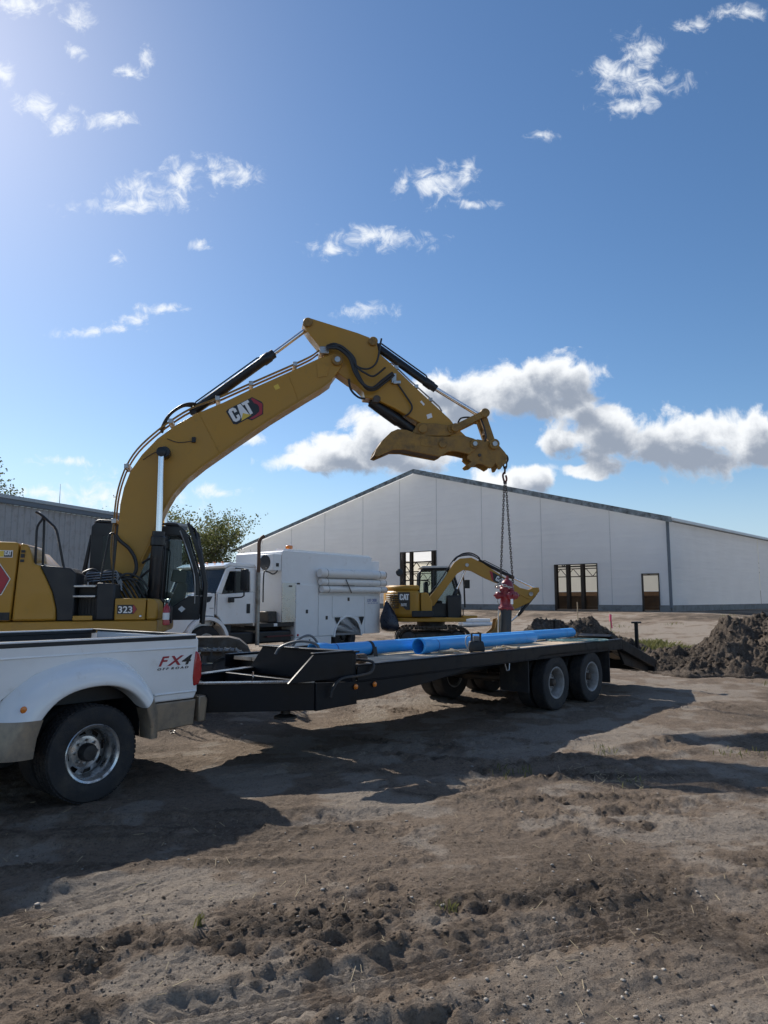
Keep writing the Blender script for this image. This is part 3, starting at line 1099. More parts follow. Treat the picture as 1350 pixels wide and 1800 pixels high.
def barn_face():
    for a, b in zip(SEAMS[:-1], SEAMS[1:]):
        a, b = a + 0.003, b - 0.003
        pts = [(a, CURB)]
        for d0, d1, dh in DOORS:
            if d1 > a and d0 < b:
                d0, d1 = max(d0, a + 0.02), min(d1, b - 0.02)
                pts += [(d0, CURB), (d0, dh), (d1, dh), (d1, CURB)]
        pts.append((b, CURB))
        pts.append((b, roof_z(b)))
        if a < BPK < b:
            pts.append((BPK, BPEAK))
        pts.append((a, roof_z(a)))
        sheet([(x, 0.0, z) for x, z in pts]).build('wall_panel', sheeting, barn)
        # batten over the joint and a bottom rail
        MB().box(b - 0.012, b + 0.018, -0.03, -0.004, CURB, roof_z(b) - 0.02).build('batten', trim_grey if b > -0.1 else seam_m, barn)
    xs = [BX0] + sorted([v for d in DOORS for v in d[:2]]) + [0.0]
    for a, b in zip(xs[0::2], xs[1::2]):
        MB().box(a, b, -0.10, 0.12, -0.5, CURB - 0.004).build('kerb_wall', concrete, barn, 0.01)
    for d0, d1, dh in DOORS:
        f = MB()
        f.box(d0, d0 + 0.06, -0.05, 0.10, 0, dh)
        f.box(d1 - 0.05, d1, -0.05, 0.10, 0, dh)
        f.box(d0 + 0.06, d1 - 0.05, -0.05, 0.10, dh - 0.05, dh)
        f.build('door_frame', inner_steel, barn)
    # side, left and back walls
    for k in range(2):
        y0, y1 = k * BD / 2, (k + 1) * BD / 2 - 0.04
        sheet([(0.0, y0 + 0.05, CURB), (0.0, y1, CURB), (0.0, y1, BEAVE - 0.05), (0.0, y0 + 0.05, BEAVE - 0.05)]).build('wall_panel', sheeting, barn)
    MB().box(-0.12, 0.10, 0.0, BD, -0.5, CURB - 0.004).build('kerb_wall', concrete, barn, 0.01)
    cream = mat('cream_inner_sheeting', (0.80, 0.76, 0.65), 0.7, var=0.04, scale=0.5, trans=0.35)
    sheet([(x, BD, z) for x, z in ((BX0, 1.5), (0, 1.5), (0, BEAVE), (BPK, BPEAK), (BX0, BEAVE))]).build('back_wall', cream, barn)
    sheet([(BX0, y, z) for y, z in ((0.1, 1.5), (BD - 0.1, 1.5), (BD - 0.1, BEAVE), (0.1, BEAVE))]).build('wall_panel', cream, barn)
    MB().box(BX0 + 0.1, 0, BD - 0.15, BD - 0.05, -0.3, 1.48).build('board_wall', board_m, barn)
    MB().box(BX0 + 0.02, BX0 + 0.12, 0.1, BD - 0.2, -0.3, 1.48).build('board_wall', board_m, barn)
    for a, b in ((-24.0, -16.0), (-10.0, -3.6), (-3.4, -0.3)):
        for k in range(5):
            MB().box(a, b, 2.5, 2.55, 0.06 + k * 0.17, 0.225 + k * 0.17).build('board', board_m, barn)
    MB().box(BX0 + 0.2, -0.2, 0.15, BD - 0.2, -0.3, 0.05).build('earth_floor', soil, barn)
    MB().box(-0.02, 0.14, -0.12, -0.05, 0.2, BEAVE - 0.1).build('corner_trim', trim_grey, barn)


def barn_frame():
    ys = [2.0, 22.0]
    for y in ys:
        for x in (-39.5, -34.0, -28.6, -24.5, -21.7, -20.9, -18.7, -13.5, -8.3, -7.39, -6.36, -2.75):
            if y > 2 and x in (-20.9, -18.7, -7.39, -6.36):
                continue
            top = roof_z(x) - 0.35
            b = MB()
            b.box(x - 0.11, x + 0.11, y, y + 0.03, 0, top).box(x - 0.11, x + 0.11, y + 0.22, y + 0.25, 0, top).box(x - 0.02, x + 0.02, y + 0.03, y + 0.22, 0, top)
            b.build('column', inner_steel, barn)
        t = MB()
        n = 30
        for k in range(n):
            xa, xb = BX0 + 0.6 + k * (40 / n), BX0 + 0.6 + (k + 1) * (40 / n)
            za, zb = 3.55, 3.55
            t.bar((xa, y + 0.12, za), (xb, y + 0.12, zb), 0.09, 0.09)
            t.bar((xa, y + 0.12, za - 0.75), (xb, y + 0.12, zb - 0.75), 0.09, 0.09)
            xm = (xa + xb) / 2
            t.bar((xa, y + 0.12, za), (xm, y + 0.12, za - 0.75), 0.05, 0.05)
            t.bar((xm, y + 0.12, za - 0.75), (xb, y + 0.12, zb), 0.05, 0.05)
        t.build('truss', inner_steel, barn)


def barn_roof():
    ov, ey = 0.45, -0.45
    zl = lambda x: roof_z(x)
    r = (BPEAK - BEAVE) / (-BPK)
    l = (BPEAK - BEAVE) / (BPK - BX0)
    right = [(BPK, BPEAK + 0.06), (ov, BEAVE - ov * r + 0.06), (ov, BEAVE - ov * r + 0.13), (BPK, BPEAK + 0.13)]
    left = [(BPK, BPEAK + 0.06), (BX0 - ov, BEAVE - ov * l + 0.06), (BX0 - ov, BEAVE - ov * l + 0.13), (BPK, BPEAK + 0.13)]
    for e in (right, left):
        (xa, za), (xb, zb) = e[3], e[2]
        sheet([(xa, ey, za), (xb, ey, zb), (xb, BD + 0.4, zb), (xa, BD + 0.4, za)]).build('roof', roof_sheet, barn)
    # fascia along the gable: deep and blotchy on the right, slim on the left
    f = [(BPK, BPEAK + 0.16), (ov, BEAVE - ov * r + 0.16), (ov, BEAVE - ov * r - 0.16), (BPK, BPEAK - 0.20)]
    MB().prism(f, ey - 0.05, ey - 0.004).build('fascia', fascia_m, barn)
    f = [(BPK, BPEAK + 0.16), (BX0 - ov, BEAVE - ov * l + 0.16), (BX0 - ov, BEAVE - ov * l - 0.10), (BPK, BPEAK - 0.16)]
    MB().prism(f, ey - 0.05, ey - 0.004).build('fascia', fascia_m, barn)
    MB().box(ov + 0.004, ov + 0.10, ey, BD + 0.4, BEAVE - ov * r - 0.06, BEAVE - ov * r + 0.10).build('gutter', mat('gutter_white', (0.70, 0.71, 0.70), 0.4, var=0.05), barn, 0.01)
    # turned-in soffit closing the top of the side wall
    MB().box(0.04, ov, ey, BD, BEAVE - 0.14, BEAVE - 0.10).build('soffit', fascia_m, barn)


barn_face()
barn_frame()
barn_roof()

# ------------------------------------------------------------------ grey ribbed steel building on the left
shed_wall = mat('grey_ribbed_steel', (0.33, 0.33, 0.335), 0.45, metal=0.1, var=0.06, scale=1.2, dirt=(0.24, 0.225, 0.205), dirt_amt=0.3)
shed_trim = mat('slate_trim', (0.12, 0.145, 0.175), 0.45, metal=0.15, var=0.08)
shed = thing('steel_building', 'long grey ribbed steel building with slate trim behind the excavator', 'building', (-10.75, 37.75, 0), R(90 - 19.6))


def make_shed():
    n, w, h = 24, 0.91, 5.30
    for k in range(n):
        x1 = -k * w
        x0 = x1 - w + 0.006
        pl, yb = [], 0.0
        for j in range(3):
            xa = x0 + j * (w - 0.006) / 3
            pl += [(xa, 0.0), (xa + 0.20, 0.0), (xa + 0.225, -0.035), (xa + 0.275, -0.035), (xa + 0.298, 0.0)]
        pl.append((x1, 0.0))
        pts = pl + [(p[0], p[1] + 0.012) for p in pl[::-1]]
        MB().slab(pts, 0.02, h).build('wall_panel', shed_wall, shed, smooth=0)
    MB().box(-n * w - 0.3, 0.25, -0.16, 0.02, h + 0.004, h + 0.30).build('eave_trim', shed_trim, shed, 0.02)
    MB().box(-n * w - 0.3, 0.25, -0.20, -0.163, h + 0.20, h + 0.33).build('gutter', mat('pale_gutter', (0.35, 0.38, 0.40), 0.4, metal=0.4), shed, 0.01)
    MB().add([(-n * w - 0.3, -0.1, h + 0.304), (0.25, -0.1, h + 0.304), (0.25, 8, h + 1.5), (-n * w - 0.3, 8, h + 1.5),
              (-n * w - 0.3, -0.1, h + 0.36), (0.25, -0.1, h + 0.36), (0.25, 8, h + 1.56), (-n * w - 0.3, 8, h + 1.56)],
             [(0, 3, 2, 1), (4, 5, 6, 7), (0, 1, 5, 4), (1, 2, 6, 5), (2, 3, 7, 6), (3, 0, 4, 7)]).build('roof', shed_trim, shed)
    MB().box(-0.06, 0.01, 0.016, 14, 0.02, h - 0.05).build('end_wall', shed_wall, shed)
    MB().box(-n * w, -n * w + 0.06, 0.016, 14, 0.02, h - 0.05).build('end_wall', shed_wall, shed)
    MB().cyl((-7.6, 1.0, h + 0.3), (-7.6, 1.0, h + 1.4), 0.018, 0.008, 6).build('antenna', steel, shed)


make_shed()

# ------------------------------------------------------------------ trees
bark = mat('bark', (0.10, 0.082, 0.066), 0.9, var=0.3, scale=12, bump=0.5)


def tree(label, x, y, height, crown_r, leaf_col, n_leaf, seed, stems=4, leaf=0.16, lean=0.0, low=0.15, needle=False, dens=1.0):
    rg = random.Random(seed)
    z0 = ground_z(x, y)
    root = thing('tree', label, 'tree', (x, y, z0))
    tr = MB()
    tips = []

    def grow(p, d, ln, r, depth):
        pts, rad = [p], [r]
        q = p
        for k in range(4):
            d = (d + Vector((rg.uniform(-.2, .2), rg.uniform(-.2, .2), rg.uniform(-.05, .14)))).normalized()
            q = q + d * ln / 4
            pts.append(q)
            rad.append(r * (1 - 0.14 * (k + 1)))
            if depth < 3 and k > 0:
                for _ in range(2 if depth < 2 else 2):
                    a = rg.uniform(0, 2 * math.pi)
                    nd = (d * 0.65 + Vector((math.cos(a), math.sin(a), rg.uniform(-0.1, 0.55))) * 0.85).normalized()
                    grow(q, nd, ln * rg.uniform(0.42, 0.66), rad[-1] * 0.55, depth + 1)
            if depth >= 1:
                tips.append((q, depth))
        tr.tube(pts, rad, 6 if depth < 2 else 4)
    for k in range(stems):
        a = 2 * math.pi * k / stems + rg.uniform(-.4, .4)
        sp = 0.42 if stems > 1 else 0.05
        grow(Vector((math.cos(a) * 0.15 * (stems > 1), math.sin(a) * 0.15 * (stems > 1), -0.1)),
             Vector((math.cos(a) * sp + lean, math.sin(a) * sp, 1)).normalized(), height * rg.uniform(0.55, 0.72), 0.055 * height / (2.2 if stems > 1 else 1.4) * 0.5, 0)
    tr.build('trunk', bark, root)
    vs, fs = [], []
    for i in range(n_leaf):
        q, dpt = rg.choice(tips)
        if q.z < height * low:
            continue
        s = 0.20 if dpt > 1 else 0.30
        p = q + Vector((rg.gauss(0, s), rg.gauss(0, s), rg.gauss(0, s * 0.8)))
        l = leaf * rg.uniform(0.6, 1.3)
        d = Vector((rg.uniform(-1, 1), rg.uniform(-1, 1), rg.uniform(-0.7, 0.5))).normalized()
        sd_, up_ = frame_axes(d)
        ro = rg.uniform(0, math.pi)
        sd_ = sd_ * math.cos(ro) + up_ * math.sin(ro)
        w = l * (0.38 if not needle else 0.16)
        k0 = len(vs)
        vs += [p, p + d * l * 0.5 + sd_ * w, p + d * l, p + d * l * 0.5 - sd_ * w]
        fs.append((k0, k0 + 1, k0 + 2, k0 + 3))
    me = bpy.data.meshes.new('crown')
    me.from_pydata(vs, [], fs)
    me.materials.append(mat('leaves', leaf_col, 0.6, var=0.4, scale=1.3, trans=0.45))
    link('crown', me, root)
    return root


tree('wide bushy tree in spring leaf between the excavator cab and the exhaust stack', -13.5, 50.0, 7.2, 3, (0.125, 0.138, 0.042), 15000, 4, 6, 0.15)
tree('slim thin-leaved tree rising just above the excavator cab roof', -16.4, 52.0, 7.8, 2, (0.17, 0.165, 0.06), 1900, 9, 2, 0.14)
tree('feathery tree showing above the steel building at the left edge', -29.9, 48.0, 9.0, 3, (0.10, 0.12, 0.05), 14000, 14, 3, 0.18)

# ------------------------------------------------------------------ big yellow excavator
EY = 12.8                                   # plane of boom and stick
MB.org = (-4.6, EY, 0.0)
ex = thing('excavator', 'large yellow tracked excavator with raised boom behind the pickup', 'excavator', MB.org, R(11))


# outlines read from image coordinates; per-group affine fits keep them aligned from the camera
# with the machine turned: forward = a x + b z + c, up = d x + e z + f
IMAGE_FITS = {
    'house': (0.9203, 0.0, 3.9931, 0.0060, 0.9859, 0.0563),
    'mid': (0.9262, 0.0, 4.1763, 0.0034, 0.9872, 0.0405),
    'cab': (0.9596, 0.0, 4.4798, 0.0066, 1.0033, 0.0236),
    'boom': (1.0180, -0.0163, 4.6613, 0.0536, 1.0102, 0.1973),
    'ram': (0.9673, 0.0, 4.3441, 0.0173, 1.0089, 0.0531),
    'stick': (1.0953, 0.0, 4.6474, 0.0640, 1.0729, -0.1569),
    'tool': (1.1272, 0.0, 4.6592, 0.0487, 1.0885, -0.2015),
    'stick_ram': (1.0135, 0.0, 4.5722, 0.0647, 1.0319, 0.0983),
    'bucket_ram': (1.1176, 0.0, 4.6667, 0.0675, 1.0835, -0.1960),
}


def swing(x, y, z, yr):
    k = MB.yref or ('house' if yr < 12.05 else 'mid')
    a, b, c, d, e, f = IMAGE_FITS[k]
    return (a * x + b * z + c, y - MB.org[1], d * x + e * z + f)


def ring(path_fn, n):
    return [path_fn(i / n) for i in range(n)]


def track_path(x0, x1, z0, z1, n):
    """points and angles round a track loop (rounded ends)"""
    r = (z1 - z0) / 2
    zc = (z0 + z1) / 2
    a, b = x0 + r, x1 - r
    ln = 2 * (b - a) + 2 * math.pi * r
    out = []
    for i in range(n):
        s = ln * i / n
        if s < b - a:
            out.append((a + s, z1, 0.0))
        elif s < b - a + math.pi * r:
            t = (s - (b - a)) / r
            out.append((b + r * math.sin(t), zc + r * math.cos(t), -t))
        elif s < 2 * (b - a) + math.pi * r:
            q = s - (b - a) - math.pi * r
            out.append((b - q, z0, math.pi))
        else:
            t = (s - 2 * (b - a) - math.pi * r) / r
            out.append((a - r * math.sin(t), zc - r * math.cos(t), math.pi - t))
    return out, ln


def make_track(parent, x0, x1, y0, y1, h, n, material, singles=True, grouser=0.024, org=(0, 0, 0)):
    pts, ln = track_path(x0, x1, 0.03, h - 0.02, n)
    pitch = ln / n
    keep = MB.org
    MB.org = (0, 0, 0)
    m = MB()
    w = (y1 - y0) / 2
    m.prism([(-pitch * 0.48, -0.012), (pitch * 0.46, -0.012), (pitch * 0.46, 0.006), (pitch * 0.16, 0.008), (pitch * 0.12, grouser), (pitch * 0.04, grouser),
             (0, 0.008), (-pitch * 0.30, 0.008), (-pitch * 0.34, grouser * 0.8), (-pitch * 0.42, grouser * 0.8), (-pitch * 0.48, 0.006)], -w, w)
    m.box(-pitch * 0.4, pitch * 0.4, -w * 0.35, -w * 0.18, -0.09, -0.0125)
    m.box(-pitch * 0.4, pitch * 0.4, w * 0.18, w * 0.35, -0.09, -0.0125)
    me = m.mesh('track_shoe', material)
    MB.org = keep
    for x, z, a in pts:
        o = link('track_shoe', me, parent)
        o.location = (x - keep[0], (y0 + y1) / 2 - keep[1], z - keep[2])
        o.rotation_euler = (0, -a, 0)
    # frame, sprocket, idler and rollers
    zc = h / 2
    r = h / 2 - 0.13
    f = MB()
    f.box(x0 + 0.75 * h, x1 - 0.75 * h, y0 + 0.12, y1 - 0.12, 0.26 * h, 0.72 * h)
    f.build('track_frame', dark_steel, parent, 0.02)
    for x, nm in ((x0 + h / 2, 'sprocket'), (x1 - h / 2, 'idler')):
        MB().lathe([(0.06, -0.02), (0.10, 0), (0.16 * h / 0.95, 0.02), (r - 0.04, 0.02), (r, 0.06), (r, 0.24), (0.1, 0.24)], (x, y0 + 0.12, zc), (0, 1, 0), 20).build(nm, dark_steel, parent)
    k = 7
    for i in range(k):
        x = x0 + h * 0.85 + i * (x1 - x0 - 1.7 * h) / (k - 1)
        MB().lathe([(0.05, 0), (0.10, 0.02), (0.10, 0.3), (0.05, 0.32)], (x, y0 + 0.12, 0.22), (0, 1, 0), 12).build('track_roller', dark_steel, parent)
    return


def bb(mb, x, z, y0, y1, r, n=18):
    """a pin boss across the machine"""
    return mb.lathe([(r * 0.55, -0.012), (r * 0.9, -0.012), (r, 0.0), (r, y1 - y0), (r * 0.9, y1 - y0 + 0.012)], (x, y0, z), (0, 1, 0), n)


def ram(parent, p0, pb, p1, rb, rr, y, name='hydraulic_ram', dark=None):
    """hydraulic ram: dark barrel from p0 to pb, bright rod on to p1 (x,z pairs)"""
    a, b, c = Vector((p0[0], y, p0[1])), Vector((pb[0], y, pb[1])), Vector((p1[0], y, p1[1]))
    d = (b - a).normalized()
    m = MB()
    L1 = (b - a).length
    m.lathe([(rb * 0.5, -0.02), (rb, 0.06), (rb, L1 - 0.26), (rb * 1.18, L1 - 0.24), (rb * 1.18, L1 - 0.10), (rb * 1.02, L1 - 0.08), (rb * 1.02, L1), (rr * 1.1, L1 + 0.005)], a, d, 18)
    m.lathe([(rb * 0.3, -0.07), (rb * 0.78, -0.06), (rb * 0.78, 0.06), (rb * 0.3, 0.07)], a, (0, 1, 0), 14)
    brl = m.build(name, dark or black_paint, parent)
    m = MB()
    m.cyl(b - d * 0.05, c, rr, n=14)
    m.build('piston_rod', chrome, brl)
    m = MB()
    m.lathe([(rr * 0.6, -0.09), (rr * 1.5, -0.08), (rr * 1.5, 0.08), (rr * 0.6, 0.09)], c, (0, 1, 0), 14)
    m.build('rod_eye', dark or black_paint, brl)
    # feed pipe along the barrel
    s, u = frame_axes(d)
    m = MB()
    m.tube([a + d * 0.1 + u * rb, a + d * 0.14 + u * (rb + 0.03), b - d * 0.3 + u * (rb + 0.03), b - d * 0.25 + u * rb], 0.014, 6)
    m.build('feed_pipe', dark or black_paint, brl)
    return brl


def ex_undercarriage():
    make_track(ex, -6.9, -2.35, 11.28, 11.90, 0.88, 54, track_steel)
    m = MB()
    pts, ln = track_path(-6.9, -2.35, 0.0, 0.95, 48)
    m.prism([(x, z) for x, z, a in pts], 13.72, 14.32)
    m.build('track', track_steel, ex)
    m = MB()
    m.box(-5.6, -3.2, 11.75, 13.9, 0.35, 0.78)
    m.build('car_body', dark_steel, ex, 0.04)
    MB().lathe([(0.62, 0.0), (0.66, 0.02), (0.66, 0.24), (0.60, 0.26)], (-4.55, EY, 0.785), (0, 0, 1), 28).build('slew_ring', dark_steel, ex)


def ex_house():
    MB().prism([(-7.3, 1.08), (-3.62, 1.08), (-3.585, 1.12), (-3.585, 1.334), (-7.3, 1.334)], 11.47, 14.16).build('platform', yellow, ex, 0.02)
    # counterweight and engine hood, mostly out of the picture to the left
    MB().prism([(-7.95, 1.1), (-7.32, 1.1), (-7.32, 2.45), (-7.75, 2.45), (-7.95, 2.2)], 11.45, 14.15).build('counterweight', yellow, ex, 0.08, 3)
    MB().prism([(-7.3, 1.345), (-5.98, 1.345), (-5.905, 2.585), (-5.99, 2.60), (-7.3, 2.62)], 11.45, 12.35).build('side_door', yellow, ex, 0.03, 3)
    MB().prism([(-5.955, 1.345), (-5.256, 1.345), (-5.266, 1.53), (-5.345, 1.81), (-5.457, 2.035), (-5.565, 2.236), (-5.672, 2.254), (-5.70, 2.40),
                (-5.76, 2.55), (-5.885, 2.588)], 11.452, 12.35).build('side_cowl', yellow, ex, 0.035, 3)
    MB().prism([(-7.3, 1.36), (-6.02, 1.36), (-6.05, 2.30), (-6.30, 2.55), (-6.46, 2.575), (-6.78, 2.70), (-7.3, 2.72)], 12.40, 14.12).build('engine_hood', yellow, ex, 0.03, 3)
    MB().lathe([(0.10, 0), (0.17, 0.03), (0.17, 0.16), (0.10, 0.22), (0.06, 0.23)], (-7.05, 12.9, 2.66), (0, 0, 1), 16).build('muffler', black_paint, ex)
    m = MB()
    m.box(-5.86, -5.80, 11.43, 11.449, 2.43, 2.47).box(-5.865, -5.805, 11.43, 11.449, 2.35, 2.41).box(-5.87, -5.81, 11.43, 11.449, 2.28, 2.32)
    m.build('door_latch', black_plastic, ex)
    m = MB()
    m.box(-6.9, -5.985, 11.425, 11.447, 1.36, 1.484)
    for k in range(9):
        m.box(-6.85 + k * 0.1, -6.80 + k * 0.1, 11.415, 11.4245, 1.38, 1.465)
    m.build('vent', black_plastic, ex)
    # black steps
    m = MB()
    m.prism([(-5.245, 1.34), (-4.97, 1.34), (-4.97, 2.10), (-5.07, 2.19), (-5.555, 2.23), (-5.45, 2.03), (-5.335, 1.80), (-5.255, 1.52)], 11.458, 12.1)
    m.build('step_box', black_plastic, ex, 0.02)
    m = MB()
    m.prism([(-4.62, 1.345), (-4.312, 1.345), (-4.312, 1.93), (-4.62, 1.95)], 11.458, 12.0)
    m.build('step_box', black_plastic, ex, 0.025)
    m = MB()
    m.box(-4.965, -4.625, 11.75, 12.05, 1.345, 1.90)
    for k in range(6):
        m.box(-4.94 + k * 0.054, -4.92 + k * 0.054, 11.735, 11.7495, 1.36, 1.72)
    m.build('step_riser', black_plastic, ex)
    for z, x0 in ((1.899, -4.99), (1.736, -5.0)):
        m = MB()
        m.box(x0, -4.63, 11.44, 11.74, z - 0.025, z + 0.012)
        m.build('step_tread', steel, ex, 0.008)
    MB().box(-4.98, -4.66, 11.43, 11.456, 1.345, 1.42).build('toe_plate', yellow, ex, 0.01)
    # tool box with the model number
    MB().prism([(-4.305, 1.34), (-3.79, 1.34), (-3.785, 1.69), (-4.305, 1.695)], 11.45, 12.2).build('tool_box', yellow, ex, 0.02)
    MB().prism([(-3.775, 1.34), (-3.60, 1.34), (-3.58, 1.38), (-3.58, 1.60), (-3.64, 1.675), (-3.77, 1.69)], 11.45, 12.2).build('tool_box', yellow, ex, 0.03, 3)
    m = MB()
    m.prism([(-4.26, 1.44), (-3.985, 1.44), (-3.93, 1.515), (-3.985, 1.59), (-4.26, 1.59)], 11.4455, 11.449)
    m.build('badge', decal_black, ex)
    MB().prism([(-4.0, 1.45), (-3.98, 1.45), (-3.94, 1.515), (-3.98, 1.58), (-4.0, 1.58)], 11.4425, 11.4452).build('badge', decal_red, ex)
    lettering('323', 0.15, decal_white, ex, (-4.25, 11.4448, 1.46), bold=0.02, xscale=1.02)
    MB().lathe([(0.008, 0), (0.02, 0.0), (0.02, 0.015), (0.005, 0.02)], (-3.87, 11.449, 1.40), (0, -1, 0), 10).build('lock', chrome, ex)
    # stickers on the door
    MB().box(-6.6, -5.995, 11.443, 11.4495, 2.352, 2.466).build('sticker', decal_white, ex)
    MB().box(-6.6, -6.135, 11.440, 11.4427, 2.362, 2.456).build('sticker', decal_gold, ex)
    MB().box(-6.13, -6.005, 11.440, 11.4427, 2.362, 2.456).build('sticker', decal_black, ex)
    cat_letters(MB(), -6.122, 2.385, 0.068, 11.437, 11.4397).build('sticker', decal_white, ex)
    hx = [(-6.62, 2.02), (-6.42, 2.36), (-6.22, 2.30), (-6.005, 2.012), (-6.13, 1.76), (-6.42, 1.67)]
    MB().prism(hx, 11.444, 11.4495).build('sticker', decal_white, ex)
    sc = lambda k: [(-6.31 + (x + 6.31) * k, 2.015 + (z - 2.015) * k) for x, z in hx]
    MB().prism(sc(0.95), 11.441, 11.4437).build('sticker', decal_black, ex)
    MB().prism(sc(0.92), 11.438, 11.4407).build('sticker', decal_red, ex)
    MB().prism(sc(0.45), 11.435, 11.4377).build('sticker', decal_black, ex)
    # fittings round the boom foot
    m = MB()
    for y in (12.36, 13.06):
        m.prism([(-5.05, 1.335), (-4.25, 1.335), (-4.32, 1.70), (-4.50, 1.98), (-4.74, 2.07), (-4.92, 1.98), (-5.02, 1.70)], y, y + 0.10)
    m.build('boom_bracket', yellow, ex, 0.015)
    bb(MB(), -4.72, 1.865, 12.33, 13.2, 0.10).build('foot_pin', yellow_worn, ex)
    m = MB()
    rg = random.Random(3)
    for k in range(11):
        x = -5.45 + 0.08 * k
        m.tube(spline([(x, 12.15 + 0.02 * k, 1.6), (x + rg.uniform(-.1, .1), 12.18, 1.98 + rg.uniform(-.05, .15)), (x + 0.25, 12.25, 2.1 + rg.uniform(-.1, .1)), (x + 0.5, 12.30, 2.0), (x + 0.7, 12.35, 1.7)], 5), rg.uniform(0.014, 0.028), 7)
    m.build('hydraulic_hoses', hose_rubber, ex)
    m = MB()
    for k in range(4):
        z = 1.98 + 0.045 * k
        m.tube([(-5.2, 12.12, z - 0.2), (-5.1, 12.12, z), (-4.6, 12.16, z + 0.05), (-4.5, 12.2, z - 0.15)], 0.012, 6)
    m.build('metal_pipes', steel, ex)
    MB().box(-5.25, -4.55, 12.1, 12.35, 1.345, 1.80).build('valve_block', dark_steel, ex, 0.02)
    m = MB()
    m.tube(spline([(-4.687, 12.45, 2.811), (-4.613, 12.45, 2.711), (-4.458, 12.44, 2.591), (-4.342, 12.43, 2.431), (-4.295, 12.42, 2.263), (-4.319, 12.42, 2.134),
                   (-4.435, 12.42, 2.055), (-4.661, 12.42, 2.015), (-4.80, 12.44, 2.035)], 5), 0.034, 10)
    m.build('hydraulic_hose', hose_rubber, ex)
    m = MB()
    m.tube(spline([(-4.20, 12.5, 2.32), (-4.05, 12.45, 2.40), (-4.02, 12.45, 2.25), (-4.12, 12.45, 2.15), (-4.25, 12.5, 2.05)], 5), 0.022, 8)
    m.build('hydraulic_hose', hose_rubber, ex)
    # hand rails
    rail = lambda pts, r=0.021: MB().tube(spline(pts, 3), r, 8).build('hand_rail', black_paint, ex)
    rail([(-5.66, 11.56, 2.24), (-5.665, 11.55, 2.60), (-5.66, 11.55, 2.86), (-5.58, 11.55, 3.0), (-5.62, 11.55, 3.06), (-5.70, 11.56, 3.10)])
    rail([(-5.19, 11.56, 2.17), (-5.28, 11.55, 2.56), (-5.35, 11.55, 2.81), (-5.45, 11.55, 2.92), (-5.60, 11.55, 3.05), (-5.70, 11.75, 3.11)])
    rail([(-5.55, 11.60, 2.22), (-5.56, 11.60, 2.6), (-5.57, 11.60, 3.02)])
    rail([(-4.60, 11.62, 1.94), (-4.54, 11.62, 2.35), (-4.485, 11.62, 2.70), (-4.46, 11.62, 2.76), (-4.40, 11.66, 2.74), (-4.40, 11.68, 2.35), (-4.40, 11.68, 1.93)], 0.016)


